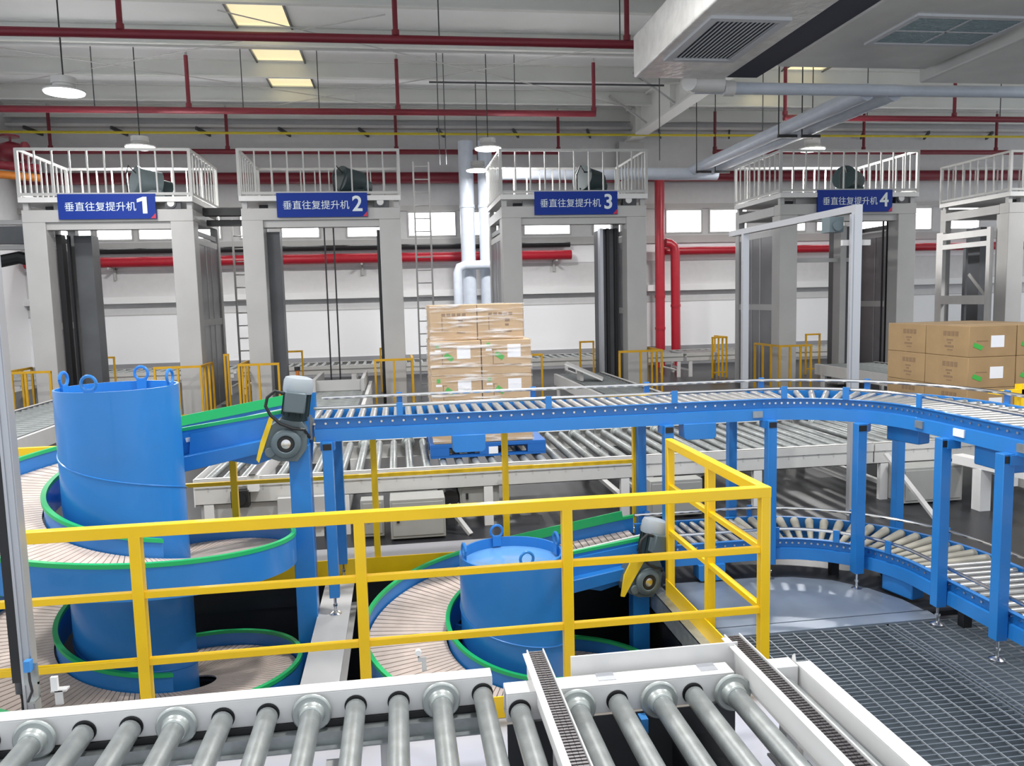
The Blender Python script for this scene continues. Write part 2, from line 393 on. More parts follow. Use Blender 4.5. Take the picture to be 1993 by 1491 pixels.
P('slit_shade', MB().box((-2.5, YF-0.003, 0.553), (0.335, YF+0.07, 0.56)), BLACK, r)  # black strip stands in for the shaded slit under the rail

YG = 2.985   # web plane of the right-hand module
r = thing('roller_conveyor', 'middle foreground pallet conveyor module with two black chain strands through it', 'conveyor', (0.95, 2.3, 0), 'foreground pallet conveyor modules')
b = MB(); c_rail(b, 0.372, 1.335, YG, 0.682, 0.095); P('side_rail', b, WHT, r, 0.003)
b = MB(); b.box((0.372, YG-FG_LEN-0.09, 0.56), (1.335, YG-FG_LEN-0.02, 0.682)); P('side_rail', b, WHT, r)
RM2 = roller_mesh(FG_LEN)
for i, x in enumerate((0.425, 0.655, 0.828, 1.0, 1.152, 1.318)):
    ro = I('roller', RM2, r, (x, YG-FG_LEN/2-0.012, ROLL_Z))
    if i in (1, 3, 5): I('flange_cap', FL, ro, (x, YG-0.012, ROLL_Z))
    else: I('hole_shade', HOLE_SHADE, ro, (x, YG, ROLL_Z+0.003))
P('backstop_plate', MB().box((0.665, YG+0.125, 0.60), (1.405, YG+0.133, 0.752)).box((0.665, YG+0.095, 0.60), (1.405, YG+0.133, 0.606)), WHT, r, 0.002)
for x in (0.76, 1.20): P('rail_notch', MB().box((x, YG+0.03, 0.682), (x+0.075, YG+0.094, 0.685)), ALU, r)
for x in (0.5, 1.25):
    P('leg', MB().box((x-0.04, YG+0.01, 0), (x+0.04, YG+0.06, 0.565)), WHT, r)
for y in (YG-0.5, YG-1.0): P('cross_member', MB().box((0.372, y, 0.40), (1.335, y+0.06, 0.47)), DARK, r)
P('lower_skirt', MB().box((0.372, YG-0.008, 0.25), (1.335, YG-0.002, 0.553)), DARK, r)
P('drive_motor', MB().cyl((1.12, YG-0.75, 0.42), (1.12, YG-0.3, 0.42), 0.09).box((1.02, YG-0.42, 0.30), (1.24, YG-0.12, 0.50)), BLACK, r)
P('proximity_sensor', MB().box((0.905, YG-0.08, 0.50), (0.935, YG-0.03, 0.56)), PBLUE, r)
P('belly_pan', MB().box((0.372, YG-FG_LEN, 0.27), (1.335, YG-0.01, 0.28)), DARK, r)

def chain_strand(x0, x1, y0, y1, label, xfl):
    r = thing('chain_strand', label, 'chain conveyor', ((x0+x1)/2, (y0+y1)/2, 0.3), 'chain strands of the foreground transfer')
    P('strand_rail', MB().box((x0-0.006, y0, 0.62), (x0, y1, 0.742)).box((x1, y0, 0.62), (x1+0.006, y1, 0.742)).box((x0, y0, 0.60), (x1, y1, 0.70))
      .box((x0-0.026, y0, 0.730), (x0, y1-0.02, 0.736)), WHT, r, 0.0015)
    b = MB(); y = y0
    while y < y1-0.012:
        for k, xo in enumerate((0.012, (x1-x0)/2, x1-x0-0.012)):
            oy = 0.0
            b.box((x0+xo-0.009, y+0.002, 0.715), (x0+xo+0.009, y+0.0125, 0.733))
        b.cyl((x0+0.004, y+0.016, 0.722), (x1-0.004, y+0.016, 0.722), 0.0055, 8)
        y += 0.019
    P('chain', b, CHAINM, r)
    P('chain_track', MB().box((x0, y0, 0.70), (x1, y1, 0.713)), BLACK, r)
    P('end_sprocket', MB().cyl((x0+0.008, y1-0.045, 0.68), (x1-0.008, y1-0.045, 0.68), 0.04, 18), DARK, r)
    P('leg', MB().box((x0+0.01, y1-0.55, 0), (x1-0.01, y1-0.49, 0.61)), WHT, r)
CHAINM = mat('chain_steel', (0.16, 0.15, 0.155), 0.35, metal=0.7)
chain_strand(0.502, 0.566, 1.7, 3.235, 'left chain strand, ending in front of the smaller blue drum', True)
chain_strand(1.392, 1.456, 1.7, 3.215, 'right chain strand, ending at the foot of the yellow corner post', True)

r = thing('roller_conveyor', 'foreground pallet conveyor module with a single roller beside the floor grating', 'conveyor', (1.58, 2.3, 0), 'foreground pallet conveyor modules')
b = MB(); b.box((1.625, 1.6, 0.676), (1.692, 3.022, 0.682)).box((1.625, 1.6, 0.56), (1.631, 3.022, 0.676)).box((1.686, 1.6, 0.56), (1.692, 3.022, 0.676)).box((1.631, 3.0, 0.56), (1.692, 3.022, 0.676)); P('side_rail', b, WHT, r, 0.002)
P('end_rail', MB().box((1.485, 2.985, 0.56), (1.618, 3.07, 0.682)), WHT, r, 0.002)
P('end_bracket', MB().prism([(3.0,0.62),(3.055,0.62),(3.045,0.70),(3.03,0.715)], 1.622, 1.628, 'yz'), WHT, r)
ro = I('roller', roller_mesh(1.25, 0.032), r, (1.556, 2.985-0.64, ROLL_Z+0.01))
P('inner_rail', MB().box((1.462, 1.6, 0.58), (1.480, 2.98, 0.70)), WHT, r)
P('leg', MB().box((1.6, 2.9, 0), (1.68, 2.96, 0.56)), WHT, r)
P('belly_pan', MB().box((1.48, 1.6, 0.30), (1.62, 2.98, 0.31)), DARK, r)

# aluminium sensor post at the left edge, and the small photo sensors
r = thing('sensor_post', 'tall aluminium post with black strip at the left edge of the photo', 'post', (-1.562, 3.36, 0))
b = MB(); b.box((-1.577, 3.335, 0.0), (-1.532, 3.385, 2.6)); b.box((-1.572, 3.330, 0.0), (-1.564, 3.336, 2.6)).box((-1.546, 3.330, 0.0), (-1.538, 3.336, 2.6))
P('profile', b, ALU, r)
P('light_strip', MB().box((-1.617, 3.345, 0.74), (-1.579, 3.38, 2.25)), BLACK, r)
P('strip_plug', MB().cyl((-1.598, 3.362, 0.69), (-1.598, 3.362, 0.74), 0.017), DARK, r)
P('strip_cable', MB().tube([(-1.598, 3.362, 0.70), (-1.592, 3.36, 0.66), (-1.592, 3.355, 0.60), (-1.572, 3.35, 0.52)], 0.005), BLACK, r)
P('floor_plate', MB().box((-1.632, 3.29, 0), (-1.472, 3.43, 0.012)), ALU, r)
r = thing('photo_sensor', 'blue photo sensor with looping black cable beside the aluminium post', 'sensor', (-1.53, 3.30, 0.68), 'photo sensors on the white rail')
P('sensor_body', MB().box((-1.545, 3.29, 0.805), (-1.52, 3.32, 0.85)), PBLUE, r)
P('bracket', MB().box((-1.56, 3.318, 0.74), (-1.505, 3.325, 0.83)).box((-1.53, 3.27, 0.682), (-1.505, 3.325, 0.69)).box((-1.51,3.318,0.685),(-1.505,3.325,0.75)), GALV, r)
P('cable', MB().tube([(-1.53, 3.30, 0.805), (-1.525, 3.29, 0.77), (-1.515, 3.28, 0.73), (-1.53, 3.27, 0.69)], 0.005), BLACK, r)
r = thing('reflector_bracket', 'small white reflector on a bent clip, left of the first yellow post', 'sensor', (-1.40, 3.26, 0.68), 'photo sensors on the white rail')
P('clip', MB().box((-1.415, 3.24, 0.682), (-1.385, 3.245, 0.74)).box((-1.43, 3.24, 0.735), (-1.37, 3.275, 0.742)), GRYL, r)
P('reflector', MB().box((-1.425, 3.235, 0.742), (-1.40, 3.25, 0.80)), WHT, r)
r = thing('reflector_bracket', 'small white reflector on a stem, in front of the slats of the low spiral', 'sensor', (0.045, 3.26, 0.68), 'photo sensors on the white rail')
P('clip', MB().box((0.045, 3.245, 0.682), (0.065, 3.25, 0.735)).box((0.03, 3.243, 0.725), (0.065, 3.25, 0.745)), GRYL, r)
P('reflector', MB().cyl((0.032, 3.24, 0.765), (0.032, 3.26, 0.765), 0.013), WHT, r)
P('stem', MB().box((0.029, 3.247, 0.735), (0.036, 3.252, 0.758)), BLACK, r)

# ------------------------------------------------------------------ yellow guard railings round the pit
RX, RY0, RY1 = 1.955, 4.0, 5.52
r = thing('guard_railing', 'bright yellow guard railing in front of the blue drums, turning the corner at right', 'railing', (0, RY0, 0), 'yellow railings round the floor opening')
P('top_rail', MB().bar((-3.4, RY0, 1.17), (RX+0.03, RY0, 1.17), 0.055, 0.06), YEL, r, 0.004)
P('top_rail', MB().bar((RX, RY0+0.03, 1.17), (RX, RY1+0.025, 1.17), 0.055, 0.06), YEL, r, 0.004)
for z in (0.845, 0.50):
    P('mid_rail', MB().bar((-3.4, RY0, z), (RX, RY0, z), 0.035, 0.035), YEL, r, 0.003)
    P('mid_rail', MB().bar((RX, RY0, z), (RX, RY1, z), 0.035, 0.035), YEL, r, 0.003)
for x in (-2.39, -1.315, -0.235, 0.845, RX):
    P('post', MB().bar((x, RY0, 0), (x, RY0, 1.145), 0.055, 0.055), YEL, r, 0.004)
for y in (4.76, RY1):
    P('post', MB().bar((RX, y, 0), (RX, y, 1.145), 0.055, 0.055), YEL, r, 0.004)
P('toe_board', MB().box((RX-0.03, RY0+0.03, 0.0), (RX-0.022, RY1+0.02, 0.13)), YEL, r)
P('toe_board', MB().box((-3.4, RY0+0.028, 0.0), (RX-0.03, RY0+0.036, 0.12)), YEL, r)
BY = 6.5+0.03
r = thing('guard_railing', 'farther yellow guard railing behind the spirals, running under the upper blue conveyor', 'railing', (-0.5, BY, 0), 'yellow railings round the floor opening')
P('top_rail', MB().bar((-4.5, BY, 1.17), (2.03, BY, 1.17), 0.05, 0.06), YEL, r)
for z in (0.83, 0.48): P('mid_rail', MB().bar((-4.5, BY, z), (2.0, BY, z), 0.03, 0.03), YEL, r)
for x in (-4.1, -3.0, -1.36, -0.24, 0.856, 2.0):
    P('post', MB().bar((x, BY, 0), (x, BY, 1.145), 0.05, 0.05), YEL, r)
P('toe_board', MB().box((-4.5, BY-0.035, 0.0), (2.0, BY-0.027, 0.14)), YEL, r)

# ------------------------------------------------------------------ pit steelwork
T('support_beam', MB().box((-0.66, 4.06, -0.012), (-0.43, 6.56, 0.0)).box((-0.56, 4.06, -0.25), (-0.53, 6.56, -0.012)).box((-0.66, 4.06, -0.262), (-0.43, 6.56, -0.25)), GRYL,
  'light grey steel beam crossing the dark floor opening behind the yellow railing', 'beam')
T('support_beam', MB().box((-8, 6.3, -1.0), (1.9, 6.36, -0.93)), GRYD, 'dark steel beam deep in the floor opening behind the large spiral', 'beam')

# ------------------------------------------------------------------ spiral conveyors
SYC, R_IN, R_OUT, R_DR = 5.31, 0.46, 1.03, 0.362
PITCHZ = 0.86
def guard_sec(side):   # side +1 outer, -1 inner: plate thickness away from the belt
    t = 0.014*side
    return [(0, -0.085), (t, -0.085), (t, 0.115), (0, 0.115)]
def spiral(cx, ztop0, drum_top, x_end, rise, label, turns, inner_spans, zmin):
    """ztop0: guard top height where the belt leaves the helix (theta = 90 deg)"""
    c = Vector((cx, SYC, 0))
    r = thing('spiral_conveyor', label, 'spiral conveyor', (cx, SYC, -3.1), 'spiral conveyors in the floor opening')
    def zb(t): return ztop0-0.12-PITCHZ*(t-90)/360.0
    # drum
    b = MB(); b.lathe([(R_DR, -3.1), (R_DR, drum_top), (R_DR-0.014, drum_top), (R_DR-0.014, drum_top-0.075), (R_DR-0.03, drum_top-0.075)], (cx, SYC, 0), (0,0,1), 64)
    d = P('drum', b, BLUE, r)
    P('lid', MB().lathe([(R_DR-0.013, drum_top-0.09), (R_DR-0.013, drum_top-0.072), (0.0, drum_top-0.068)], (cx, SYC, 0), (0,0,1), 64), LIDM, d)
    b = MB(); pts = []
    for k in range(64*3):
        a = math.radians(140+k*5.625); z = drum_top-0.31-k*5.625/360*0.60
        if z < zmin: break
        pts.append((cx+math.cos(a)*(R_DR+0.001), SYC+math.sin(a)*(R_DR+0.001), z))
    P('weld_seam', MB().tube(pts, 0.0055, 6), BLUE, d)
    eye = MB(); tor = [(0.045*math.cos(2*PI*k/20), 0, 0.045*math.sin(2*PI*k/20)+0.062) for k in range(21)]
    eye.tube(tor, 0.010, 8).box((-0.032, -0.009, -0.05), (0.032, 0.009, 0.028))
    em = eye.mesh(BLUE, name='lifting_eye')
    for a in ((-98, -8, 82, 172) if drum_top > 1 else (-80, 10, 100, 190)):
        t = math.radians(a); rr = R_DR-0.024
        I('lifting_eye', em, d, (cx+math.cos(t)*rr, SYC+math.sin(t)*rr, drum_top-0.01), (0, 0, t+PI/2))
    # slat belt
    b = MB(); t = 90.0; step = 3.1
    while t < 90+turns*360:
        z = zb(t)
        if z < zmin: break
        a0, a1 = math.radians(t), math.radians(t+step*0.83)
        z1 = zb(t+step*0.83); n = len(b.v)
        for rr in (R_IN+0.012, R_OUT-0.012):
            for a, zz in ((a0, z), (a1, z1)):
                b.v.append(Vector((cx+math.cos(a)*rr, SYC+math.sin(a)*rr, zz)))
                b.v.append(Vector((cx+math.cos(a)*rr, SYC+math.sin(a)*rr, zz-0.012)))
        b.face((n, n+2, n+6, n+4)); b.face((n+1, n+5, n+7, n+3)); b.face((n, n+4, n+5, n+1)); b.face((n+2, n+3, n+7, n+6)); b.face((n+4, n+6, n+7, n+5)); b.face((n, n+1, n+3, n+2))
        t += step
    ln = x_end-cx; xx = cx
    while xx < x_end-0.05:
        z = zb(90)+rise*(xx-cx)/ln; z1 = zb(90)+rise*(xx+0.047-cx)/ln; n = len(b.v)
        for yy in (SYC+R_IN+0.012, SYC+R_OUT-0.012):
            for X, zz in ((xx, z), (xx+0.047, z1)):
                b.v.append(Vector((X, yy, zz))); b.v.append(Vector((X, yy, zz-0.012)))
        b.face((n, n+2, n+6, n+4)); b.face((n+1, n+5, n+7, n+3)); b.face((n, n+4, n+5, n+1)); b.face((n+2, n+3, n+7, n+6)); b.face((n+4, n+6, n+7, n+5)); b.face((n, n+1, n+3, n+2))
        xx += 0.055
    P('slat_belt', b, SLAT, r)
    # belt bed under the slats and the two guards
    def path(rad, t0, t1, chute, st=4.0):
        out = []
        if chute:
            for k in range(9):
                X = x_end-ln*k/9; out.append((Vector((X, SYC+rad, zb(90)+rise*(X-cx)/ln)), Vector((0, 1, 0))))
        n = max(2, int((t1-t0)/st)+1)
        for k in range(n):
            t = t0+(t1-t0)*k/(n-1); a = math.radians(t)
            if zb(t) < zmin: break
            out.append((Vector((cx+math.cos(a)*rad, SYC+math.sin(a)*rad, zb(t))), Vector((math.cos(a), math.sin(a), 0))))
        return out
    P('belt_bed', MB().sweep(path((R_IN+R_OUT)/2, 90, 90+turns*360, True), [(-0.27, -0.05), (0.27, -0.05), (0.27, -0.03), (-0.27, -0.03)]), BLACK, r)
    outer = path(R_OUT, 90, 90+turns*360, True)
    g = P('outer_guard', MB().sweep(outer, guard_sec(1)), BLUE, r)
    P('green_cap', MB().sweep(outer, [(-0.012, 0.098), (0.018, 0.098), (0.018, 0.122), (-0.012, 0.122)]), GREEN, g)
    for k, (t0, t1) in enumerate(inner_spans):
        pth = path(R_IN, t0, t1, k == 0)
        if len(pth) < 3: continue
        g = P('inner_guard', MB().sweep(pth, guard_sec(-1)), BLUE, r)
        P('green_cap', MB().sweep(pth, [(0.012, 0.098), (-0.018, 0.098), (-0.018, 0.122), (0.012, 0.122)]), GREEN, g)
    # belt support arms from the drum
    t = 150
    while t < 90+turns*360:
        z = zb(t)
        if z < zmin: break
        a = math.radians(t); b = MB(); b.bar((cx+math.cos(a)*(R_DR-0.01), SYC+math.sin(a)*(R_DR-0.01), z-0.10), (cx+math.cos(a)*(R_OUT-0.01), SYC+math.sin(a)*(R_OUT-0.01), z-0.06), 0.03, 0.05)
        P('support_arm', b, BLUE, r)
        t += 60
    # chute side plates
    zA, zB = zb(90), zb(90)+rise
    P('chute_plate', MB().prism([(cx+0.30, zA-0.06+rise*0.2), (cx+0.32, zA+0.085+rise*0.2), (x_end, zB+0.085), (x_end, zB-0.16), (cx+0.75, zA-0.22+rise*0.6)], SYC+R_IN-0.045, SYC+R_IN-0.03), BLUE, r)
    P('chute_beam', MB().prism([(cx+0.16, zA-0.16), (cx+0.16, zA-0.05), (x_end-0.18, zB-0.075), (x_end-0.18, zB-0.16)], SYC+R_IN-0.13, SYC+R_IN-0.045), BLUE, r, 0.004)
    P('wear_strip', MB().bar((cx+0.28, SYC+R_IN-0.022, zA+0.03+0.04), (x_end-0.02, SYC+R_IN-0.022, zB+0.05), 0.012, 0.03), WHT, r)
    P('wear_strip', MB().bar((cx+0.2, SYC+R_IN+0.03, zA+0.075+0.04), (x_end-0.05, SYC+R_IN+0.03, zB+0.11), 0.02, 0.03), WHT, r)
    P('far_liner', MB().bar((cx+0.1, SYC+R_OUT-0.012, zA+0.128), (x_end-0.1, SYC+R_OUT-0.012, zB+0.128), 0.012, 0.075), GREEN, r)
    return r, zB

def gear_motor(root, x, y, z, lean, yaw, plate):
    """gearbox with a round output flange towards the camera, motor standing on it, cable loop, yellow torque plate"""
    g = link('gear_motor', None, root, Vector((x, y, z))-wloc(root))
    g.rotation_euler = (0, lean, yaw)
    def LP(name, mb, m, bv=0.0):
        o = link(name, mb.mesh(m, (0,0,0), name), g)
        if bv:
            q = o.modifiers.new('bevel', 'BEVEL'); q.width = bv; q.segments = 2; q.limit_method = 'ANGLE'
        return o
    b = MB(); b.prism([(-0.15,-0.05),(-0.13,0.10),(-0.06,0.16),(0.09,0.16),(0.13,0.10),(0.14,-0.03),(0.09,-0.12),(-0.04,-0.13),(-0.12,-0.11)], -0.06, 0.10)
    b.lathe([(0.10, 0.0), (0.105, 0.02), (0.098, 0.035), (0.078, 0.045), (0.06, 0.045), (0.055, 0.03), (0.052, 0.03)], (0, -0.06, 0), (0,-1,0), 28)
    b.cyl((-0.10, -0.06, -0.07), (-0.10, -0.085, -0.07), 0.035, 16)
    LP('gearbox', b, MOT, 0.006)
    LP('output_seal', MB().lathe([(0.052, 0.0), (0.052, 0.012), (0.034, 0.012), (0.034, 0.0)], (0, -0.09, 0), (0,-1,0), 24), BLACK)
    LP('output_shaft', MB().lathe([(0.034, 0), (0.034, 0.008), (0.012, 0.014), (0.0, 0.014)], (0, -0.09, 0), (0,-1,0), 20), STEEL)
    b = MB(); b.cyl((0.035, 0.02, 0.16), (0.035, 0.02, 0.36), 0.088, 24)
    for k in range(12):
        a = 2*PI*k/12; b.bar((0.035+math.cos(a)*0.09, 0.02+math.sin(a)*0.09, 0.19), (0.035+math.cos(a)*0.09, 0.02+math.sin(a)*0.09, 0.35), 0.010, 0.010)
    LP('motor_body', b, MOTD)
    b = MB(); b.lathe([(0.098, 0.35), (0.102, 0.37), (0.102, 0.43), (0.092, 0.455), (0.06, 0.465), (0.0, 0.465)], (0.035, 0.02, 0), (0,0,1), 24)
    b.cyl((0.035, 0.02, 0.35), (0.035, 0.02, 0.352), 0.098, 24)
    LP('fan_cover', b, mat('pale_motor_grey', (0.36, 0.40, 0.43), 0.42))
    LP('terminal_box', MB().box((-0.04, -0.13, 0.225), (0.10, -0.05, 0.365)), MOT, 0.008)
    LP('motor_cable', MB().tube([(-0.05,-0.10,0.35),(-0.11,-0.11,0.36),(-0.155,-0.11,0.31),(-0.16,-0.11,0.25),(-0.12,-0.11,0.19),(-0.05,-0.11,0.14),(0.03,-0.10,0.115),(0.11,-0.08,0.11),(0.15,-0.02,0.05)], 0.011, 8), BLACK)
    LP('torque_plate', MB().prism(plate, -0.075, -0.062), mat('yellow_plate', (0.80,0.55,0.02), 0.45))
    return g

r1, z1 = spiral(-1.785, 1.375, 1.765, -0.66, 0.155, 'large blue spiral conveyor whose tall drum stands at left', 2.9, [(90, 312), (495, 672), (855, 1032)], -1.3)
gear_motor(r1, -0.80, 5.62, 1.30, math.radians(9), math.radians(4), [(-0.185,-0.13),(-0.165,-0.15),(-0.10,0.17),(-0.13,0.18),(-0.17,0.0)])
r2, z2 = spiral(0.722, 0.245, 0.50, 1.92, 0.16, 'blue spiral conveyor with the low open-topped drum at centre', 2.0, [(90, 312), (495, 672)], -1.5)
gear_motor(r2, 1.765, 5.62, 0.115, math.radians(14), math.radians(16), [(-0.205,-0.13),(-0.175,-0.13),(-0.135,-0.02),(-0.065,0.15),(-0.095,0.19),(-0.165,0.185),(-0.215,0.03)])
# towers that carry the chute heads
r = thing('chute_tower', 'broad blue column standing in the pit under the motor of the large spiral', 'column', (-0.72, 5.72, -3.1))
P('column', MB().box((-0.80, 5.66, -3.1), (-0.655, 5.80, 1.26)), BLUE, r, 0.004)
P('head_plate', MB().prism([(-0.80,1.10),(-0.655,1.10),(-0.60,1.62),(-0.68,1.62)], 5.80, 5.81), BLUE, r)
r = thing('chute_tower', 'blue column standing in the pit under the motor of the low spiral', 'column', (1.79, 5.75, -3.1))
P('column', MB().box((1.72, 5.70, -3.1), (1.85, 5.82, 0.05)), BLUE, r)

# ------------------------------------------------------------------ blue roller conveyors (straight, 90 degree bend, straight)
BCX, BCY, BR = 2.80, 4.965, 1.10
def conv_path(x0, yend, dz=0.0, st_l=0.25, st_a=5.0):
    out = []; n = int((BCX-x0)/st_l)+1
    for k in range(n): out.append((Vector((x0+(BCX-x0)*k/n, BCY+BR, dz)), Vector((0,1,0)), 0))
    m = int(90/st_a)
    for k in range(m+1):
        a = math.radians(90-90*k/m); nn = Vector((math.cos(a), math.sin(a), 0)); out.append((Vector((BCX, BCY, dz))+nn*BR, nn, 1))
    n = int((BCY-yend)/st_l)+1
    for k in range(1, n+1): out.append((Vector((BCX+BR, BCY+(yend-BCY)*k/n, dz)), Vector((1,0,0)), 2))
    return out
def off(path, u, z): return [p+n*u+Vector((0,0,z)) for p, n, s in path]
def frame_sec(u, s, zt):   # s = side sign (outwards), C channel with an overhanging lip and a flush lower band
    return [(u+s*0.034, zt), (u+s*0.034, zt-0.005), (u+s*0.004, zt-0.008), (u+s*0.004, zt-0.076), (u+s*0.030, zt-0.080), (u+s*0.034, zt-0.168), (u-s*0.012, zt-0.168), (u-s*0.012, zt-0.160), (u, zt-0.155), (u, zt)]
def roller_spots(x0, yend, pitch):
    out = []; x = x0+0.06
    while x < BCX: out.append((Vector((x, BCY+BR, 0)), PI/2)); x += pitch
    n = int(round(math.radians(90)*BR/ (pitch*1.12)))
    for k in range(n):
        a = math.radians(90)*(1-(k+0.5)/n); out.append((Vector((BCX+math.cos(a)*BR, BCY+math.sin(a)*BR, 0)), a))
    y = BCY-0.03
    while y > yend: out.append((Vector((BCX+BR, y, 0)), 0.0)); y -= pitch
    return out
def blue_conveyor(x0, yend, zt, label, pitch, taper, brackets):
    r = thing('roller_conveyor', label, 'conveyor', (x0, BCY+BR, 0), 'blue carton roller conveyors')
    path = conv_path(x0, yend); p2 = [(p, n) for p, n, s in path]
    for s in (-1, 1):
        sec = frame_sec(s*0.30, s, zt)
        b = MB().sweep(p2, sec); b.mat(1)
        for p, n, sg in conv_path(x0, yend, 0, 0.08, 3.4):
            q = p+n*(s*0.304)+Vector((0,0,zt-0.038)); b.cyl(q, q+n*(s*0.012), 0.0085, 8)
        P('side_frame', b, [BLUE, STEEL], r, ang=25)
        gz = zt+0.075
        P('guide_rail', MB().tube(off(conv_path(x0, yend, 0, 0.25, 3.0), s*0.315, gz), 0.013, 8), STEEL, r)
        for i in brackets:
            b = MB(); p, n, sg = conv_path(x0, yend, 0, 0.125, 3.75)[i] if i < len(conv_path(x0, yend, 0, 0.125, 3.75)) else (None, None, None)
            if p is None: continue
            q = p+n*(s*0.340); t = Vector((-n.y, n.x, 0))
            b.bar(q+Vector((0,0,zt)), q+Vector((0,0,gz+0.02)), 0.014, 0.045, t); b.cyl(q+n*(s*0.006)+Vector((0,0,gz)), q-n*(s*0.02)+Vector((0,0,gz)), 0.014, 10)
            P('rail_bracket', b, BLUE, r)
    b = MB(); h = 0.285
    if taper:
        b.lathe([(0.018, -h), (0.036, h)], (0,0,0), (1,0,0), 14); rmc = b.mesh(TAPER, name='tapered_roller')
    b = MB(); b.lathe([(0.025, -h), (0.025, h)], (0,0,0), (1,0,0), 14); rms = b.mesh(ROLM, name='roller')
    for p, a in roller_spots(x0, yend, pitch):
        curve = taper and 0.02 < a < PI/2-0.02
        I('roller', rmc if curve else rms, r, (p.x, p.y, zt-0.028), (0, 0, a))
    P('cross_ties', tie_mesh(x0, yend, zt), BLUE, r)
    return r
def tie_mesh(x0, yend, zt):
    b = MB(); pth = conv_path(x0, yend, 0, 0.6, 30)
    for p, n, s in pth: b.bar(p-n*0.29+Vector((0,0,zt-0.12)), p+n*0.29+Vector((0,0,zt-0.12)), 0.04, 0.03)
    return b
ROLM = mat('pale_zinc_roller', (0.38, 0.375, 0.365), 0.35, metal=0.55, var=0.06)
UP = blue_conveyor(-0.62, 2.4, 1.435, 'upper blue roller conveyor on tall blue posts, curving towards the camera at right', 0.088, False, (5, 14, 22, 31, 40, 52, 60, 66))
LOW = blue_conveyor(1.94, 2.4, 0.315, 'lower blue roller conveyor with beige tapered rollers round its bend, near the floor', 0.088, True, (1, 9, 18, 26, 33, 40))
b = MB()
P('end_roller', MB().cyl((-0.635, 5.79, 1.41), (-0.635, 6.34, 1.41), 0.028), ROLM, UP)
P('end_shield', MB().box((-0.66, 5.78, 1.28), (-0.640, 5.80, 1.46)), GALV, UP)
def post(root, x, y, z0, z1, m, dirn):
    l = P('leg', MB().box((x-0.036, y-0.036, z0+0.13), (x+0.036, y+0.036, z1)), m, root, 0.003)
    P('leg_cap', MB().box((x-0.03, y-0.039, z1-0.055), (x+0.03, y-0.036, z1-0.012)), BLACK, l)
    P('foot', MB().cyl((x, y, z0+0.012), (x, y, z0+0.14), 0.010, 10).lathe([(0.045, 0), (0.045, 0.006), (0.018, 0.022), (0.0, 0.022)], (x, y, z0), (0,0,1), 18).cyl((x,y,z0+0.06),(x,y,z0+0.075),0.017,6), STEEL, l)
    P('leg_bracket', MB().bar((x, y, z1-0.035), (x+dirn[0]*0.09, y+dirn[1]*0.09, z1-0.035), 0.10, 0.06), BLUE, l)
for x, y, d, m in ((-0.53, 5.69, (0,1), BLUE), (-0.52, 6.44, (0,-1), BLUE), (2.00, 5.69, (0,1), BLUE), (2.03, 6.46, (0,-1), BLUE), (2.83, 5.69, (0,1), BLUE), (2.85, 6.46, (0,-1), BLUE),
                   (3.37, 5.36, (0.75,0.65), BLUE), (4.03, 5.86, (-0.75,-0.65), BLUE), (3.528, 4.665, (1,0), BLUE), (3.528, 4.13, (1,0), BLUE), (4.3, 4.4, (-1,0), BLUE), (3.528, 2.9, (1,0), BLUE)):
    post(UP, x, y, 0.0, 1.275, m, d)
def cover(root, x0, x1, y, z0, z1): P('drive_cover', MB().prism([(x0,z1),(x0,z0+0.02),(x0+0.02,z0),(x1-0.02,z0),(x1,z0+0.02),(x1,z1)], y, y+0.12), BLUE, root, 0.004)
cover(UP, 0.365, 0.61, 5.72, 1.14, 1.27); cover(UP, 2.14, 2.40, 5.72, 1.145, 1.27)
def cover_rot(root, a, rad, w, z0, z1):
    n = Vector((math.cos(a), math.sin(a), 0)); t = Vector((-n.y, n.x, 0)); p = Vector((BCX, BCY, 0))+n*rad
    P('drive_cover', MB().bar(p-t*w/2+Vector((0,0,(z0+z1)/2)), p+t*w/2+Vector((0,0,(z0+z1)/2)), 0.12, z1-z0), BLUE, root, 0.01)
cover_rot(UP, math.radians(18), 0.93, 0.27, 1.14, 1.27)
P('drive_cover', MB().box((3.62, 4.20, 1.13), (3.74, 4.50, 1.27)), BLUE, UP, 0.01)
cover(LOW, 2.25, 2.47, 5.70, 0.02, 0.15); cover_rot(LOW, math.radians(14), 0.84, 0.27, 0.02, 0.16)
for x, y in ((2.2, 6.07), (2.75, 6.07), (3.6, 5.7), (3.9, 4.6)):
    P('leg', MB().box((x-0.25, y-0.03, 0.0), (x-0.19, y+0.03, 0.17)).box((x+0.19, y-0.03, 0), (x+0.25, y+0.03, 0.17)), BLACK, LOW)
for z, dx in ((1.352, 0.0),):
    P('joint_plate', MB().box((2.70, 5.722, z-0.06), (2.78, 5.74, z-0.01)), GALV, UP)
    P('joint_plate', MB().box((3.556, 4.92, z-0.06), (3.572, 5.0, z-0.01)), GALV, UP)
    P('joint_plate', MB().box((3.556, 4.00, z-0.06), (3.572, 4.08, z-0.01)), GALV, UP)
    P('rating_plate', MB().box((3.560, 4.52, z-0.055), (3.572, 4.62, z-0.005)), PAPER, UP)

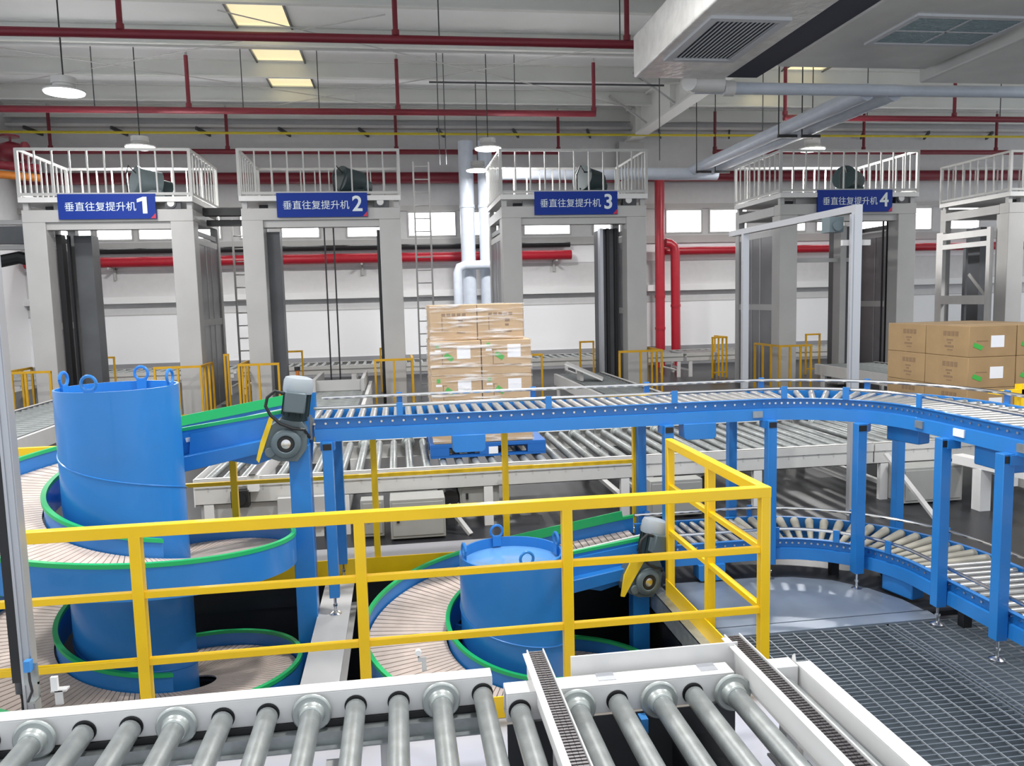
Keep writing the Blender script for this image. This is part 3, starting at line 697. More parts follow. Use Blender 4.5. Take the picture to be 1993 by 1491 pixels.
# ------------------------------------------------------------------ pallet conveyors in the middle distance
MY0, MY1 = 7.70, 9.50
MRM = roller_mesh(MY1-MY0-0.14, 0.041, 14)
MFL = FL
def pallet_conveyor(x0, x1, label, ztop=0.625, y0=MY0, y1=MY1, legs=True, caps=True, rm=None, pitch=0.17, group='pallet conveyor modules in the middle distance', hooks=True, h=0.225, skip=None):
    rm = rm or MRM
    r = thing('pallet_conveyor', label, 'conveyor', ((x0+x1)/2, (y0+y1)/2, 0), group)
    for y, s in ((y0, 1), (y1, -1)):
        b = MB(); b.box((x0, y, ztop-h), (x1, y+s*0.006, ztop)).box((x0, y, ztop-0.006), (x1, y+s*0.06, ztop)).box((x0, y, ztop-h), (x1, y+s*0.05, ztop-h+0.006))
        b.box((x0, y-s*0.012, ztop-0.085), (x1, y, ztop-0.004))
        f = P('side_rail', b, RAILP, r)
        if hooks and s == 1:
            b = MB(); x = x0+0.12
            while x < x1: b.box((x-0.006, y-0.004, ztop-0.125), (x+0.006, y+0.001, ztop-0.09)); b.box((x-0.03, y-0.004, ztop-0.095), (x+0.006, y+0.001, ztop-0.088)); x += pitch
            P('axle_hooks', b, GRY, f)
    x = x0+0.09; i = 0
    while x < x1-0.04:
        if skip and skip[0] < x < skip[1]: x += pitch; i += 1; continue
        ro = I('roller', rm, r, (x, (y0+y1)/2, ztop-0.045))
        if caps and i % 3 == 1: I('flange_cap', MFL, ro, (x, y1-0.07, ztop-0.045))
        x += pitch; i += 1
    if legs:
        xs = [x0+0.12, x1-0.12] if x1-x0 < 2 else [x0+0.12, (x0+x1)/2, x1-0.12]
        for x in xs:
            for y in (y0+0.03, y1-0.03): P('leg', MB().box((x-0.045, y-0.03, 0), (x+0.045, y+0.03, ztop-h+0.004)), WHT, r)
            P('stretcher', MB().box((x-0.03, y0+0.05, 0.16), (x+0.03, y1-0.05, 0.20)), WHT, r)
    return r
RAILP = mat('off_white_rail', (0.60, 0.59, 0.57), 0.45, var=0.04)
A = pallet_conveyor(-1.97, -0.715, 'white pallet conveyor module at left, its end seen under the blue chute', h=0.25, skip=(-1.52, -1.32))
P('end_plate', MB().box((-1.98, MY0, 0.36), (-1.97, MY1, 0.625)), WHT, A)
P('drive_housing', MB().box((-1.2, MY0-0.10, 0.28), (-0.74, MY0-0.005, 0.42)).box((-1.2, MY0-0.12, 0.26), (-0.74, MY0-0.10, 0.28)), GRYL, A)
P('skirt_panel', MB().box((-1.93, MY0+0.03, 0.10), (-0.76, MY0+0.05, 0.39)), GRYL, A)
P('lower_shelf', MB().box((-1.9, MY0-0.02, 0.10), (-0.74, MY0+0.3, 0.13)), WHT, A)
r = thing('chain_strand', 'white chain strand with a black end bearing, left of the large spiral motor', 'chain conveyor', (-1.42, 8.5, 0.3))
P('strand_rail', MB().box((-1.47, 7.62, 0.50), (-1.37, 9.5, 0.66)), WHT, r)
P('chain', MB().box((-1.45, 7.60, 0.66), (-1.39, 9.5, 0.672)), CHAINM, r)
P('end_bearing', MB().box((-1.62, 7.58, 0.36), (-1.46, 7.69, 0.52)).cyl((-1.54, 7.57, 0.44), (-1.54, 7.69, 0.44), 0.06), BLACK, r)
Bm = pallet_conveyor(-0.70, 2.37, 'white pallet conveyor module carrying the wrapped carton stack')
Cm = pallet_conveyor(2.385, 5.0, 'white pallet conveyor module behind the bend of the lower blue conveyor')
Dm = pallet_conveyor(5.015, 8.2, 'white pallet conveyor module under the brown carton stack at right')
P('serial_plate', MB().box((0.93, MY0-0.014, 0.42), (0.99, MY0-0.012, 0.46)), GRY, Bm)
def cabinet(x0, x1, y0, y1, z0, z1, label):
    r = thing('control_cabinet', label, 'cabinet', ((x0+x1)/2, (y0+y1)/2, z0), 'grey cabinets under the pallet conveyors')
    P('case', MB().box((x0, y0, z0), (x1, y1, z1)), CABM, r, 0.006)
    P('door', MB().box((x0+0.02, y0-0.008, z0+0.03), (x1-0.02, y0, z1-0.03)), CABM, r, 0.003)
    P('latch', MB().box((x0+0.06, y0-0.022, (z0+z1)/2-0.03), (x0+0.085, y0-0.008, (z0+z1)/2+0.03)), BLACK, r)
CABM = mat('cabinet_grey', (0.33, 0.33, 0.315), 0.45, var=0.03)
cabinet(-0.14, 0.38, 7.36, 7.66, 0.02, 0.40, 'square grey cabinet standing under the module with the wrapped carton stack')
cabinet(-0.42, -0.20, 7.5, 7.66, 0.02, 0.38, 'narrow grey cabinet left of the square grey cabinet')
cabinet(0.55, 0.95, 7.75, 8.0, 0.20, 0.40, 'shallow grey cabinet right of the square grey cabinet')
cabinet(2.45, 3.0, 7.5, 7.68, 0.03, 0.40, 'grey cabinet seen through the yellow side railing')
cabinet(5.17, 5.85, 7.42, 7.68, 0.02, 0.40, 'large pale cabinet behind the diagonal strut at right')
cabinet(6.7, 7.4, 7.40, 7.68, 0.06, 0.40, 'pale cabinet at the far right edge behind the last blue post')
for x, l in ((0.47, 'black gear motor under the module with the wrapped carton stack'), (3.15, 'black gear motor under the conveyor behind the yellow side railing')):
    r = thing('drive_motor', l, 'motor', (x, 7.9, 0.15), 'black gear motors under the pallet conveyors')
    P('motor_body', MB().cyl((x-0.02, 7.75, 0.28), (x-0.02, 8.1, 0.28), 0.09), BLACK, r); P('gearbox', MB().box((x-0.12, 8.1, 0.15), (x+0.10, 8.3, 0.40)), DARK, r)
    P('mounting_foot', MB().box((x-0.05, 7.8, 0), (x+0.03, 8.25, 0.16)), DARK, r)
T('floor_strut', MB().bar((5.08, 7.60, 0.52), (5.06, 6.70, 0.015), 0.05, 0.03), GRYL, 'pale diagonal strut from conveyor rail to floor in front of the large cabinet', 'strut')
T('floor_strut', MB().bar((0.42, 7.6, 0.26), (0.62, 7.4, 0.01), 0.05, 0.03), GRYL, 'short pale strut at the foot of the square grey cabinet', 'strut')
r = thing('table_frame', 'pale bracket frame standing on one leg between the two right-hand blue posts', 'frame', (5.9, 7.1, 0))
P('top_beam', MB().bar((5.78, 7.42, 0.475), (5.95, 6.35, 0.475), 0.14, 0.09), WHT, r)
P('leg', MB().box((5.76, 7.05, 0), (5.88, 7.17, 0.43)), WHT, r)
P('hanger_box', MB().box((5.9, 6.9, 0.28), (6.05, 7.0, 0.43)), WHT, r)

# plastic pallet with wrapped cartons
def pallet(x0, x1, y0, y1, z, label):
    r = thing('plastic_pallet', label, 'pallet', ((x0+x1)/2, (y0+y1)/2, z))
    P('top_deck', MB().box((x0, y0, z+0.105), (x1, y1, z+0.145)), PALB, r, 0.004)
    P('bottom_runners', MB().box((x0, y0, z), (x1, y0+0.10, z+0.022)).box((x0, y1-0.10, z), (x1, y1, z+0.022)).box((x0, (y0+y1)/2-0.05, z), (x1, (y0+y1)/2+0.05, z+0.022)), PALB, r)
    w = x1-x0
    for xa, xb in ((x0, x0+0.16*w), (x0+0.42*w, x0+0.58*w), (x1-0.16*w, x1)):
        for ya, yb in ((y0, y0+0.12), ((y0+y1)/2-0.06, (y0+y1)/2+0.06), (y1-0.12, y1)):
            P('block', MB().box((xa, ya, z+0.02), (xb, yb, z+0.107)), PALB, r)
    P('label_plate', MB().box((x0+0.50*w, y0-0.003, z+0.025), (x0+0.58*w, y0-0.0005, z+0.10)), PAPER, r)
    return r
PZ = 0.630
pallet(0.285, 1.50, 8.08, 9.18, PZ, 'blue plastic pallet under the wrapped cartons on the pallet conveyor')
def carton(x0, x1, y0, y1, z0, z1, label, m, style, group):
    r = thing('carton', label, 'carton', ((x0+x1)/2, (y0+y1)/2, z0), group)
    P('box_body', MB().box((x0, y0, z0), (x1, y1, z1)), m, r, 0.006)
    w, h = x1-x0, z1-z0
    def fr(u0, v0, u1, v1, t=0.002): return ((x0+u0*w, y0-t, z0+v0*h), (x0+u1*w, y0, z0+v1*h))
    def sd(u0, v0, u1, v1): return ((x0-0.002, y0+u0*(y1-y0), z0+v0*h), (x0, y0+u1*(y1-y0), z0+v1*h))
    b = MB()
    if style == 'label':
        P('paper_label', MB().box(*fr(0.52, 0.48, 0.79, 0.86)), PAPER, r)
        q = MB(); q.bar((x0+0.28*w, y0-0.002, z0+0.62*h), (x0+0.43*w, y0-0.002, z0+0.46*h), 0.003, 0.05, (1,0,1)); P('green_sticker', q, GSTK, r)
        P('green_mark', MB().box(*fr(0.10, 0.80, 0.17, 0.92)), GSTK, r)
        P('white_tag', MB().box(*fr(0.08, 0.69, 0.20, 0.75)), PAPER, r)
        b.box(*fr(0.22, 0.30, 0.235, 0.72)).box(*fr(0.22, 0.29, 0.44, 0.305)).box(*fr(0.42, 0.25, 0.80, 0.29)).box(*fr(0.22, 0.71, 0.30, 0.725))
    elif style == 'text':
        for k in range(5): b.box(*fr(0.24+k*0.11, 0.68, 0.32+k*0.11, 0.76))
        b.box(*fr(0.24, 0.28, 0.255, 0.66)).box(*fr(0.24, 0.27, 0.38, 0.285)).box(*fr(0.60, 0.50, 0.70, 0.58)).box(*fr(0.60, 0.38, 0.68, 0.44)).box(*fr(0.56, 0.20, 0.74, 0.24))
    if style in ('side', 'sidelabel'):
        for k in range(4): b.box(*sd(0.58-k*0.09, 0.66, 0.51-k*0.09, 0.82))
        b.box(*sd(0.50, 0.50, 0.36, 0.56)).box(*sd(0.47, 0.40, 0.40, 0.46)).box(*sd(0.54, 0.28, 0.34, 0.35)).box(*sd(0.48, 0.18, 0.36, 0.22))
    if style == 'sidelabel':
        P('paper_label', MB().box(*fr(0.46, 0.30, 0.74, 0.68)), PAPER, r)
        q = MB(); q.bar((x0+0.10*w, y0-0.002, z0+0.40*h), (x0+0.28*w, y0-0.002, z0+0.28*h), 0.003, 0.05, (1,0,1)); P('green_sticker', q, GSTK, r)
        b.box(*fr(0.16, 0.50, 0.40, 0.53))
    P('tape', MB().box((x0, (y0+y1)/2-0.03, z1), (x1, (y0+y1)/2+0.03, z1+0.0015)), CARD, r)
    if b.v: P('printing', b, INK, r)
    return r
ly = [0.777, 1.132, 1.487, 1.845]; hh = [0.353, 0.353, 0.356, 0.368]
nm = ['bottom', 'second', 'third', 'top']
for k in range(4):
    for i, side in enumerate(('left', 'right')):
        if k < 3: x0 = 0.325+i*0.525; x1 = x0+0.515; y0 = 8.10
        else: x0 = 0.335+i*0.487; x1 = x0+0.480; y0 = 8.17
        carton(x0, x1, y0, y0+0.98, ly[k], ly[k]+hh[k], '%s-hand carton in the %s layer of the film-wrapped stack' % (side, nm[k]), CARD, 'text' if k == 3 else 'label', 'film-wrapped cartons')
b = MB()
for z0, z1, x0, x1, y0, y1 in ((0.78, 1.842, 0.317, 1.375, 8.088, 9.12), (1.846, 2.220, 0.325, 1.315, 8.155, 9.165)):
    n = len(b.v); nx, nz = 18, 12
    per = [(x0+(x1-x0)*i/nx, y0) for i in range(nx)]+[(x1, y0+(y1-y0)*i/nx) for i in range(nx)]+[(x1-(x1-x0)*i/nx, y1) for i in range(nx)]+[(x0, y1-(y1-y0)*i/nx) for i in range(nx)]
    m = len(per)
    for j in range(nz+1):
        for i, (px, py) in enumerate(per):
            b.v.append(Vector((px+random.uniform(-.002,.002), py-random.uniform(0,.004) if py < 8.6 else py, z0+(z1-z0)*j/nz)))
    for j in range(nz):
        for i in range(m):
            i2 = (i+1) % m; b.face((n+j*m+i, n+j*m+i2, n+(j+1)*m+i2, n+(j+1)*m+i))
T('stretch_wrap', b, WRAP, 'clear shiny stretch film wound round the carton stack on the blue pallet', 'film wrap', ang=60)
# second stack on the same conveyor, at right
pallet(6.28, 7.62, 7.90, 9.30, PZ, 'blue plastic pallet under the brown carton stack at right')
QZ = 0.777
for k, z in enumerate((QZ, QZ+0.352, QZ+0.704)):
    for j, row in enumerate(('rear', 'front')):
        for i in range(2):
            x0 = 6.31+i*0.60; x1 = x0+0.59; y0 = 8.72 if j == 0 else 7.98; y1 = y0+0.73
            carton(x0, x1, y0, y1, z, z+0.349, '%s-row carton in the %s layer of the unwrapped brown stack, %s column' % (row, ('bottom', 'middle', 'top')[k], ('left', 'right')[i]), CARD2, 'sidelabel' if j == 1 else 'side', 'brown cartons at right')
# yellow fork-shaped bracket in front of that stack
r = thing('yellow_bracket', 'yellow pointed bracket in front of the brown carton stack at the right edge', 'bracket', (6.6, 6.9, 0))
P('arm', MB().prism([(6.05,1.16),(6.12,1.185),(6.7,1.20),(6.7,1.13),(6.12,1.145)], 7.30, 7.36), YEL, r)
P('holder', MB().box((6.40, 7.30, 0.95), (6.52, 7.40, 1.24)).box((6.52, 7.30, 1.05), (7.0, 7.40, 1.13)), YEL, r)
P('post', MB().box((6.7, 7.32, 0), (6.78, 7.40, 1.3)), YEL, r)

# aluminium portal over the pallet conveyor
r = thing('aluminium_portal', 'slim aluminium portal spanning the pallet conveyor in front of lift number four', 'frame', (4.48, 8.5, 0))
P('near_post', MB().box((4.45, 7.24, 0), (4.53, 7.30, 3.02)).box((4.425,7.25,1.0),(4.45,7.29,3.0)), ALU, r)
P('far_post', MB().box((4.45, 9.75, 0), (4.53, 9.81, 3.02)), ALU, r)
P('top_beam', MB().box((4.45, 7.24, 3.02), (4.53, 10.2, 3.09)), ALU, r)
P('sensor_arm', MB().box((4.36, 7.30, 2.70), (4.66, 7.33, 2.755)), GRYL, r)
P('scanner_head', MB().box((4.28, 7.40, 2.84), (4.43, 7.55, 2.99)).cyl((4.36, 7.38, 2.90), (4.36, 7.42, 2.90), 0.05), MOT, r)
P('post_foot', MB().box((4.41, 7.20, 0), (4.57, 7.34, 0.012)), ALU, r)

# ------------------------------------------------------------------ lifts
def text_mesh(body, size, m, bold=0.0, depth=0.006):
    cu = bpy.data.curves.new('text', 'FONT'); cu.body = body; cu.size = 10.0; cu.extrude = depth/2*10/size; cu.offset = bold*10; cu.resolution_u = 4
    o = bpy.data.objects.new('text', cu); C.objects.link(o)
    dg = bpy.context.evaluated_depsgraph_get()
    me = bpy.data.meshes.new_from_object(o.evaluated_get(dg))
    bpy.data.objects.remove(o); bpy.data.curves.remove(cu)
    me.transform(Matrix.Scale(size/10.0, 4))
    me.transform(Matrix(((1,0,0,0),(0,0,-1,0),(0,1,0,0),(0,0,0,1))))
    me.materials.clear(); me.materials.append(m)
    xs = [v.co.x for v in me.vertices]; zs = [v.co.z for v in me.vertices]
    me.transform(Matrix.Translation((-min(xs), 0, -min(zs))))
    return me, max(xs)-min(xs), max(zs)-min(zs)
LY0, LY1 = 16.8, 19.15
def lift(n, xL, xR, sx, word, style):
    xc = (xL+xR)/2
    r = thing('pallet_lift', 'tall grey pallet lift %s' % word, 'lift', (xc, (LY0+LY1)/2, 0), 'vertical pallet lifts in a row')
    for x0, x1 in ((xL, xL+0.42), (xR-0.44, xR)):
        P('column', MB().box((x0, LY0, 0), (x1, LY0+0.38, 3.98)), GRY, r, 0.01)
        P('column', MB().box((x0, LY1-0.22, 0), (x1 if x0 == xL else x1, LY1, 4.05)) if False else MB().box((xL if x0 == xL else xR-0.16, LY1-0.2, 0), (xL+0.16 if x0 == xL else xR, LY1, 4.03)), GRYL, r)
    P('header_beam', MB().box((xL, LY0, 3.98), (xR, LY0+0.3, 4.22)), GRY, r, 0.01)
    P('lintel', MB().box((xL+0.42, LY0+0.06, 3.84), (xR-0.44, LY0+0.3, 3.98)), GRY, r)
    P('header_beam', MB().box((xL, LY1-0.2, 4.03), (xR, LY1, 4.3)), GRY, r)
    for x in (xL, xR-0.12): P('side_beam', MB().box((x, LY0+0.3, 4.0), (x+0.12, LY1-0.2, 4.2)), GRYL, r)
    P('platform', MB().box((xL-0.02, LY0-0.05, 4.36), (xR+0.02, LY1+0.03, 4.46)), WHT, r)
    for x in (xL+0.02, xR-0.12):
        for y in (LY0+0.05, LY1-0.15): P('platform_stub', MB().box((x, y, 4.2), (x+0.1, y+0.1, 4.36)), GRYL, r)
    P('platform_beam', MB().box((xL+0.5, LY0+0.25, 4.22), (xR-0.5, LY0+0.4, 4.36)), GRYL, r)
    # platform railing
    rail = P('platform_railing', MB().bar((xL, LY0, 5.38), (xR, LY0, 5.38), 0.05, 0.05).bar((xL, LY1, 5.38), (xR, LY1, 5.38), 0.05, 0.05).bar((xL, LY0, 5.38), (xL, LY1, 5.38), 0.05, 0.05).bar((xR, LY0, 5.38), (xR, LY1, 5.38), 0.05, 0.05)
             .bar((xL, LY0, 4.52), (xR, LY0, 4.52), 0.04, 0.05).bar((xL, LY1, 4.52), (xR, LY1, 4.52), 0.04, 0.05).bar((xL, LY0, 4.52), (xL, LY1, 4.52), 0.04, 0.05).bar((xR, LY0, 4.52), (xR, LY1, 4.52), 0.04, 0.05), RAILW, r)
    nb = max(8, int(round((xR-xL)/0.31)))
    for k in range(nb+1):
        x = xL+(xR-xL)*k/nb
        for y in (LY0, LY1): I('baluster', BALU_C if k in (0, nb) else BALU, rail, (x, y, 4.95))
    for k in range(1, 9):
        y = LY0+(LY1-LY0)*k/9
        for x in (xL, xR): I('baluster', BALU, rail, (x, y, 4.95))
    # side panels
    for x, sd in ((xL+0.03, 'L'), (xR-0.05, 'R')):
        if style.get('open') == sd: continue
        pn = P('side_panel', MB().box((x, LY0+0.38, 0.1), (x+0.02, LY1-0.2, 3.55)), PANEL, r)
        P('panel_frame', MB().box((x-0.01, LY0+0.38, 3.55), (x+0.03, LY1-0.2, 3.68)).box((x-0.02, LY0+0.38, 1.86), (x+0.04, LY1-0.2, 2.0)).box((x-0.01, LY0+1.0, 0.1), (x+0.03, LY0+1.04, 3.55)).box((x-0.01, LY0+1.45, 0.1), (x+0.03, LY0+1.47, 3.55)), GRYL, pn)
        P('cable_slot', MB().box((x-0.005, LY0+0.5, 3.72), (x+0.025, LY1-0.3, 3.82)), BLACK, r)
    # guide masts and hoist chains inside
    for mx0, mx1, my0, my1, mm in style['masts']:
        P('guide_mast', MB().box((mx0, my0, 0.05), (mx1, my1, 3.78)), mm, r)
    for hx, hy in style.get('chains', ()):
        P('hoist_chain', MB().box((hx-0.015, hy, 0.3), (hx+0.015, hy+0.03, 3.9)), BLACK, r)
    for x0, x1, z in style.get('ties', ()):
        P('tie_bar', MB().box((x0, LY0+0.7, z), (x1, LY0+0.76, z+0.09)), GRYL, r)
    # hoist motor on the platform
    mxx = style['motor']; mc = style.get('mcol', MOTD)
    m_ = P('hoist_motor', MB().cyl((mxx-0.12, 17.75, 4.93), (mxx+0.26, 18.0, 4.86), 0.27, 20).box((mxx-0.22, 17.7, 4.46), (mxx+0.34, 18.2, 4.72)), mc, r)
    P('fan_cover', MB().cyl((mxx-0.16, 17.72, 4.94), (mxx-0.12, 17.75, 4.93), 0.285, 20), mc, m_)
    P('brake_housing', MB().cyl((mxx+0.2, 18.05, 4.82), (mxx+0.42, 18.2, 4.78), 0.18, 18), MOTD, m_)
    P('motor_cable', MB().tube([(mxx-0.1, 17.7, 5.05), (mxx-0.22, 17.6, 5.2), (mxx-0.3, 17.65, 5.0), (mxx-0.28, 17.7, 4.5)], 0.02, 6), BLACK, m_)
    P('drive_shaft', MB().cyl((xL+0.3, 17.2, 4.30), (xR-0.3, 17.2, 4.30), 0.035, 10), DARK, r)
    P('shaft_bearing', MB().cyl((xR-0.40, LY0-0.02, 4.33), (xR-0.40, LY0+0.1, 4.33), 0.10, 18).box((xR-0.52, LY0+0.0, 4.22), (xR-0.22, LY0+0.12, 4.42)), DARK, r)
    P('bearing_cap', MB().cyl((xR-0.40, LY0-0.035, 4.33), (xR-0.40, LY0-0.02, 4.33), 0.07, 18), WHT, r)
    if sx is not None:
        s = thing('sign_board', 'blue sign board with white Chinese characters and the numeral %d' % n, 'sign', (sx, LY0-0.06, 4.03), 'blue lift number signs')
        P('panel', MB().box((sx-0.905, LY0-0.06, 4.03), (sx+0.905, LY0-0.02, 4.515)), SIGNB, s)
        P('red_corner', MB().prism([(sx+0.80, 4.035), (sx+0.90, 4.035), (sx+0.90, 4.14)], LY0-0.065, LY0-0.06), SIGNR, s)
        me, w, h = text_mesh('垂直往复提升机', 0.19, SIGNW, 0.0)
        I('lettering', me, s, (sx-0.78, LY0-0.063, 4.185))
        if n == 1:
            P('numeral', MB().prism([(sx+0.66, 4.13), (sx+0.745, 4.13), (sx+0.745, 4.455), (sx+0.675, 4.455), (sx+0.56, 4.41), (sx+0.56, 4.345), (sx+0.66, 4.375)], LY0-0.066, LY0-0.06), SIGNW, s)
        else:
            me, w, h = text_mesh(str(n), 0.43, SIGNW, 0.02)
            I('numeral', me, s, (sx+0.70-w/2, LY0-0.063, 4.14))
    return r
RAILW = mat('pale_railing_paint', (0.47, 0.47, 0.46), 0.42)
BALU = MB().box((-0.014, -0.014, -0.43), (0.014, 0.014, 0.43)).mesh(RAILW, name='baluster')
BALU_C = MB().box((-0.03, -0.03, -0.49), (0.03, 0.03, 0.45)).mesh(RAILW, name='baluster')
lift(1, -7.16, -3.97, -5.555, 'with a pale motor on top, leftmost in the row', dict(motor=-5.15, mcol=MOT, masts=[(-6.73, -6.62, 17.2, 17.4, BLACK), (-6.56, -6.52, 17.3, 17.4, BLACK), (-6.50, -6.16, 17.5, 17.9, GRYD)], chains=[]))
lift(2, -3.04, 0.145, -1.42, 'with see-through shaft, between the two leftmost ladders', dict(motor=-0.95, masts=[(-2.64, -2.36, 17.2, 17.5, GRYD), (-0.36, -0.28, 17.0, 17.5, BLACK)], chains=[(-1.45, 17.2), (-1.26, 17.2)]))
lift(3, 2.27, 5.44, 3.875, 'directly behind the film-wrapped carton stack', dict(motor=4.4, masts=[(4.53, 4.60, 17.3, 17.5, ALU), (4.62, 4.98, 17.4, 18.2, GRYD), (4.68, 4.74, 17.3, 17.4, BLACK), (4.86, 4.92, 17.3, 17.4, BLACK)], chains=[]))
lift(4, 8.53, 11.84, 10.29, 'behind the slim aluminium portal', dict(motor=10.75, masts=[(10.35, 10.50, 17.4, 17.7, GRY), (10.52, 10.95, 17.6, 18.2, GRYD), (8.75, 8.85, 17.3, 17.4, ALU)], chains=[(11.30, 17.2), (11.40, 17.2), (11.47, 17.2)], ties=[(8.95, 10.9, 2.95)]))
lift(5, 14.19, 17.4, None, 'at the right edge, behind the unwrapped brown cartons', dict(motor=16.3, open='L', masts=[(14.6, 14.95, 18.2, 18.7, GRYD)], chains=[]))
# lift 5 shows an open aluminium side frame
r = thing('side_frame', 'pale aluminium side frame of the rightmost lift, open like a window', 'frame', (14.1, 17.9, 0))
P('near_post', MB().box((14.06, 17.20, 0), (14.16, 17.32, 3.7)), WHT, r); P('far_post', MB().box((14.06, 18.86, 0), (14.16, 19.1, 3.7)), WHT, r)
P('top_bar', MB().box((14.06, 17.32, 3.5), (14.16, 18.86, 3.66)).box((14.06, 17.32, 3.26), (14.16, 18.86, 3.38)), WHT, r)
P('cross_bar', MB().box((14.05, 17.32, 1.86), (14.16, 18.86, 2.08)), WHT, r)
P('centre_bar', MB().box((14.1, 18.05, 0.1), (14.16, 18.15, 3.3)), GRYD, r)
P('diagonal_brace', MB().bar((14.12, 17.95, 2.6), (14.12, 17.35, 2.05), 0.03, 0.07), GRY, r)

# ladders and rods between the lifts
def ladder(x0, x1, y, z1, label):
    r = thing('ladder', label, 'ladder', ((x0+x1)/2, y, 0), 'fixed ladders beside the lifts')
    for x in (x0, x1): P('stile', MB().box((x-0.02, y-0.03, 0), (x+0.02, y+0.03, z1)), GRYL, r)
    z = 0.3
    while z < z1-0.1: I('rung', RUNG, r, ((x0+x1)/2, y, z)); z += 0.3
RUNG = MB().cyl((-0.19, 0, 0), (0.19, 0, 0), 0.014, 8).mesh(GRYL, name='rung')
ladder(-3.75, -3.36, 19.5, 4.3, 'grey ladder in the gap between lift one and lift two')
ladder(0.50, 0.86, 18.9, 5.5, 'tall thin ladder rising just right of lift number two')

# yellow guards round the lift feet
def guard(x0, x1, y, ret, length, h, label, bars=2):
    r = thing('safety_guard', label, 'guard rail', ((x0+x1)/2, y, 0), 'yellow guards at the lift feet')
    P('top_bar', MB().bar((x0-0.02, y, h), (x1+0.02, y, h), 0.045, 0.045), YELD, r)
    P('bottom_bar', MB().bar((x0, y, 0.15), (x1, y, 0.15), 0.03, 0.03), YELD, r)
    for k in range(bars+2):
        x = x0+(x1-x0)*k/(bars+1); P('upright', MB().box((x-0.02, y-0.02, 0), (x+0.02, y+0.02, h)), YELD, r)
    if ret:
        x = x0 if ret == 'L' else x1
        P('return_bar', MB().bar((x, y, h), (x, y+length, h), 0.045, 0.045), YELD, r)
        for k in range(1, 4): P('upright', MB().box((x-0.02, y+length*k/3-0.02, 0), (x+0.02, y+length*k/3+0.02, h)), YELD, r)
GY = 16.15
guard(-7.50, -6.62, GY, 'L', 1.3, 1.1, 'yellow guard at the left foot of lift one', 1)
guard(-4.72, -3.86, GY, 'R', 1.0, 1.1, 'yellow guard at the right foot of lift one', 1)
guard(-3.14, -2.38, GY, 'L', 1.0, 1.1, 'yellow guard at the left foot of lift two', 1)
guard(-0.48, 0.27, GY, 'R', 1.0, 1.1, 'yellow guard at the right foot of lift two', 1)
guard(2.2, 2.95, GY, None, 0, 1.1, 'yellow guard at the left foot of lift three, behind the wrapped cartons', 1)
guard(4.62, 5.55, GY, 'R', 1.0, 1.1, 'yellow guard at the right foot of lift three', 1)
guard(8.22, 8.95, GY, 'L', 1.2, 1.1, 'yellow guard at the left foot of lift four', 2)
for x0, x1, w in ((-7.25, -6.85, 'left of lift one'), (-2.95, -2.40, 'left of lift two'), (-0.46, -0.1, 'right of lift two'), (4.74, 5.1, 'right of lift three'), (8.4, 8.8, 'left of lift four'), (11.1, 11.5, 'right of lift four')):
    guard(x0, x1, 20.3, 'R' if x0 == 8.4 else None, 0.8, 1.1, 'narrow far yellow guard behind the shaft, at the %s' % w, 0)
guard(-3.62, -3.55, 17.2, None, 0, 1.25, 'narrow yellow post pair between lift one and lift two', 0)

# infeed conveyors of the lifts and the far conveyor line
RI = {}
def infeed(xc, w, y0, y1, label):
    x0, x1 = xc-w/2, xc+w/2
    r = thing('infeed_conveyor', label, 'conveyor', (xc, (y0+y1)/2, 0), 'infeed conveyors running into the lifts')
    for x, s in ((x0, 1), (x1, -1)): P('side_rail', MB().box((x, y0, 0.40), (x+s*0.06, y1, 0.635)), WHT, r); P('chain_track', MB().box((x+s*0.07, y0, 0.62), (x+s*0.11, y1, 0.632)), DARK, r)
    if w not in RI:
        RI[w] = MB().cyl((-w/2+0.06, 0, 0), (w/2-0.06, 0, 0), 0.04, 12).mesh(GALV, name='roller')
    y = y0+0.15
    while y < y1-0.05: I('roller', RI[w], r, (xc, y, 0.59)); y += 0.21
    P('end_plate', MB().box((x0+0.06, y0, 0.30), (x1-0.06, y0+0.01, 0.56)), GRY, r)
    for y in (y0+0.2, (y0+y1)/2, y1-0.3):
        for x in (x0+0.03, x1-0.03): P('leg', MB().box((x-0.03, y-0.04, 0), (x+0.03, y+0.04, 0.40)), WHT, r)
    return r
infeed(-5.6, 1.5, 9.7, 16.7, 'infeed conveyor leading back to lift one, seen left of the tall drum')
q = infeed(-1.12, 1.1, 10.0, 16.7, 'infeed conveyor leading back to lift two, behind the motor of the large spiral')
P('cover_plate', MB().box((-1.55, 15.0, 0.64), (-0.72, 15.02, 0.84)).box((-1.62, 14.9, 0.62), (-1.55, 16.7, 0.86)).box((-0.72, 14.9, 0.62), (-0.66, 16.7, 0.86)), GRY, q)
infeed(3.86, 1.1, 9.7, 16.7, 'infeed conveyor leading back to lift three, right of the wrapped cartons')
infeed(10.1, 1.5, 9.7, 16.7, 'infeed conveyor leading back to lift four')
FRM = roller_mesh(1.3, 0.045, 10)
FARG = 'far conveyor modules along the back wall'
for i, (x0, x1, w) in enumerate(((-10.0, -4.2, 'behind lift one'), (-4.1, 1.7, 'behind lift two'), (1.8, 7.8, 'behind lift three'), (7.9, 13.9, 'behind lift four'))):
    q = pallet_conveyor(x0, x1, 'far pallet conveyor along the back wall, %s' % w, 0.66, 20.9, 22.4, True, False, FRM, 0.22, FARG, False)
r = thing('sloped_guide', 'white sloped guide plate on the conveyor right of the wrapped cartons', 'guide', (3.9, 15.4, 0.6))
P('plate', MB().bar((3.25, 15.2, 0.98), (3.95, 15.0, 0.66), 0.5, 0.03), WHT, r); P('support', MB().box((3.5, 15.0, 0.635), (3.56, 15.3, 0.86)), GRY, r)
